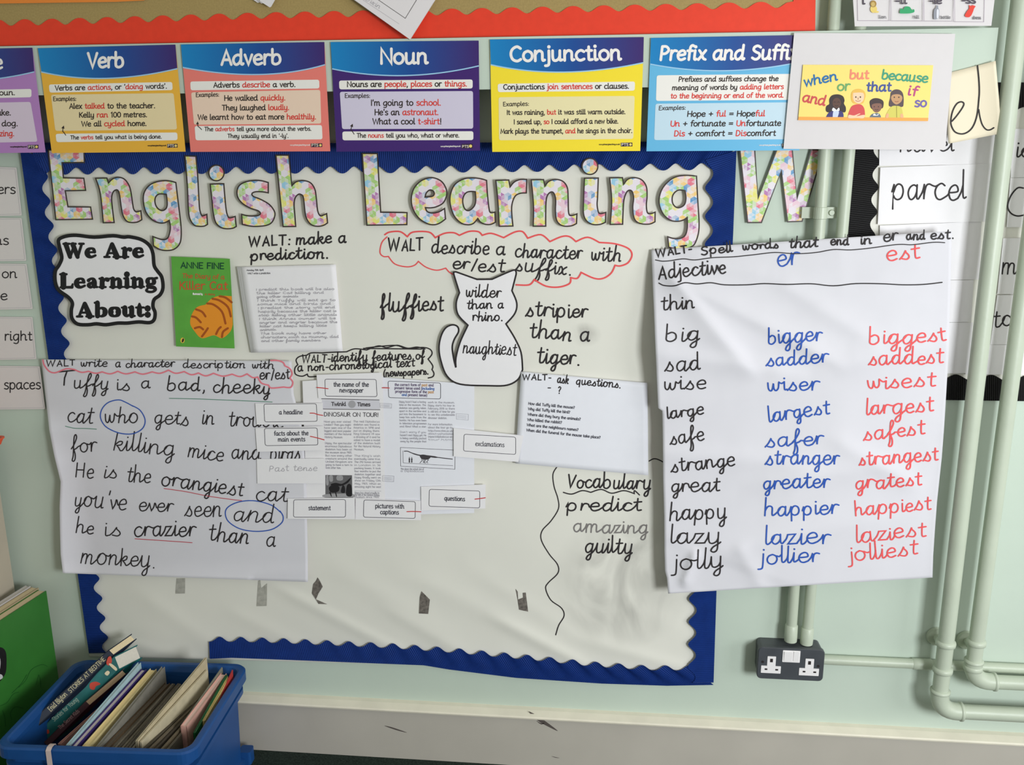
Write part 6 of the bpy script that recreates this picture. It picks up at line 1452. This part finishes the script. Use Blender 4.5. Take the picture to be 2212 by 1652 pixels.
M_DKG = mat('dark_green_cloth', (22, 54, 46), 0.5, 0.3, 0.1, 40)
M_NAVY = mat('dark_navy_cloth', (24, 34, 52), 0.5, 0.3, 0.1, 40)
M_TEAL = mat('teal_picture_cover', (32, 106, 104), 0.4, 0.35, 0.35, 30)
M_MAR = mat('dark_maroon_cover', (66, 28, 40), 0.45, 0.3, 0.2, 30)
M_WPAGE = mat('white_pages', (220, 214, 200), 0.8, 0.2, 0.05, 200)
M_GOLD = mat('pale_gold_print', (186, 178, 140), 0.4, 0.4)
t, o, u, v, w = leaning('thick dark green hardback leaning out of the crate at the top left of its row', '935,658', '250,1290', '982,705', '1140,515', 0.105, 0.228, 0.045, M_NAVY, M_PAGE, Q, spine_len=0.26)
spine_text(t, o, u, v, [('Enid Blyton', (440, 1190, 585, 1045), 30, 5), ('STORIES AT BEDTIME', (610, 1030, 915, 740), 26, 5)], M_GOLD)
t, o, u, v, w = leaning('teal picture-spined hardback just below the dark green one, white pages and green back', '985,712', '300,1395', '1030,828', '1190,610', 0.108, 0.188, 0.05, M_TEAL, M_WPAGE, Q, spine_len=0.26)
n = u.cross(v).normalized(); n = n if n.dot(CAM-o) > 0 else -n
b = MBS(o, n)
b.poly(spl('935,720 960,712 968,760 940,790 920,770', Q, 3, True), 0.0006, 0); b.poly(spl('780,945 830,930 870,950 830,970 815,1000 780,990', Q, 3, True), 0.0006, 0); b.poly(spl('905,860 930,835 950,850 930,878', Q, 3, True), 0.0006, 1); b.poly(spl('942,780 965,775 1012,815 1000,835', Q, 3, True), 0.0006, 1); b.poly(spl('390,1350 420,1345 425,1375 400,1380', Q, 3, True), 0.0006, 0)
b.build('spine_pictures', [mat('spine_red', (196, 70, 52), 0.4, 0.3), mat('spine_cream', (220, 204, 170), 0.4, 0.3)], t)
spine_text(t, o, u, v, [('Stories for Young', (470, 1275, 680, 1090), 26, 5)], mat('pale_teal_print', (150, 176, 160), 0.4, 0.3))
t, o, u, v, w = leaning('small dark maroon paperback with tan page edges, third from the left in the crate', '738,1102', '380,1455', '775,1138', '1075,815', 0.185, 0.17, 0.10, M_MAR, mat('tan_pages', (206, 176, 142), 0.8, 0.2, 0.08, 200), Q, spine_len=0.16, board=0.0012)
spine_text(t, o, u, v, [('The Secret Kids', (520, 1345, 690, 1190), 22, 5)], mat('dusty_print', (150, 120, 122), 0.4, 0.3))
M_MAGE = mat('grey_brown_magazine', (132, 122, 106), 0.6, 0.3, 0.3, 60)
M_DKM = mat('dark_brown_magazine', (92, 82, 70), 0.6, 0.3, 0.3, 60)
M_MIDP = mat('dull_pages', (150, 138, 116), 0.8, 0.2, 0.15, 300)
M_DKP = mat('dim_pages', (108, 98, 84), 0.8, 0.2, 0.2, 300)
rows = [
 ('thin pinkish booklet beside the maroon paperback', '455,1485', '905,1085', .232, .236, .006, .20, (170, 120, 110), M_MIDP),
 ('thin pale blue booklet standing proud behind the maroon paperback', '520,1495', '1088,842', .240, .262, .008, .21, (176, 204, 210), mat('bluish_pages', (206, 218, 220), 0.8, 0.2)),
 ('purple-edged book with lilac-white pages', '560,1505', '1118,892', .240, .252, .0125, .21, (60, 44, 110), mat('lilac_pages', (222, 208, 208), 0.8, 0.2)),
 ('thick cream-paged book in the middle left of the crate', '640,1512', '1185,890', .240, .252, .0165, .21, (222, 204, 150), mat('butter_pages', (236, 214, 158), 0.8, 0.2, 0.04, 200)),
 ('grey board book right of the thick cream one', '750,1515', '1275,875', .239, .258, .0085, .21, (142, 138, 128), mat('grey_pages', (150, 146, 134), 0.8, 0.2)),
 ('dark brown annual with rounded far corner', '800,1525', '1225,1000', .231, .222, .013, .19, (96, 78, 58), M_DKP),
]
for i in range(7):
    rows.append((['first', 'second', 'third', 'fourth', 'fifth', 'sixth', 'seventh'][i]+' thin magazine counted from the left, between the brown annual and the tabbed folder', '%d,%d' % (868+26*i, 1520+3*i), '%d,%d' % (1262+17*i, 1005+2*(i % 3)), .226-.002*(i % 2), .216+.003*(i % 3), .0042, .18, [(120, 112, 98), (150, 140, 124), (96, 88, 76), (138, 128, 110), (110, 100, 86)][i % 5], [M_MIDP, M_DKP][i % 2]))
rows += [
 ('pale tabbed folder sticking up highest in the middle of the crate', '1068,1462', '1618,802', .243, .292, .0050, .21, (196, 182, 150), mat('folder_pages', (188, 174, 146), 0.8, 0.2, 0.1, 120)),
 ('second tabbed sheet folder against the highest one', '1100,1470', '1590,900', .240, .268, .0040, .21, (206, 194, 164), M_MIDP),
]
for i in range(5):
    rows.append((['first', 'second', 'third', 'fourth', 'fifth'][i]+' dull magazine right of the tabbed folder, before the pink hardback', '%d,%d' % (1110+48*i, 1535+2*i), '%d,%d' % (1482+26*i, 1018-3*(i % 2)), .226-.002*(i % 3), .217+.002*(i % 2), .0044, .18, [(100, 92, 78), (128, 116, 98), (88, 80, 70), (136, 122, 100), (112, 104, 90)][i % 5], [M_DKP, M_MIDP][(i+1) % 2]))
rows += [
 ('thin grey booklet directly behind the pink hardback', '1395,1345', '1722,880', .236, .262, .0028, .20, (142, 140, 124), M_MIDP),
 ('pink hardback with a rose side standing near the right end of the crate', '1412,1345', '1738,925', .240, .256, .0145, .20, (222, 170, 156), mat('rosy_pages', (232, 200, 186), 0.8, 0.2)),
 ('thin dark green picture book right of the pink hardback', '1525,1400', '1780,940', .236, .258, .0050, .20, (28, 100, 52), mat('pale_green_pages', (180, 196, 170), 0.8, 0.2)),
 ('slim yellow-edged book at the right end against the crate wall', '1602,1305', '1828,955', .240, .256, .0055, .20, (214, 190, 120), mat('straw_pages', (224, 204, 150), 0.8, 0.2)),
 ('slim red-covered booklet at the far right corner of the crate', '1672,1160', '1805,900', .238, .264, .0022, .20, (196, 66, 62), M_WPAGE),
]
for i, (lab, A, B, za, zb_, th, h, rgb, pm) in enumerate(rows):
    book(lab, A, B, za, zb_, th, h, mat('book_%d_%d_%d' % rgb, rgb, 0.5, 0.3, 0.12, 60), pm)
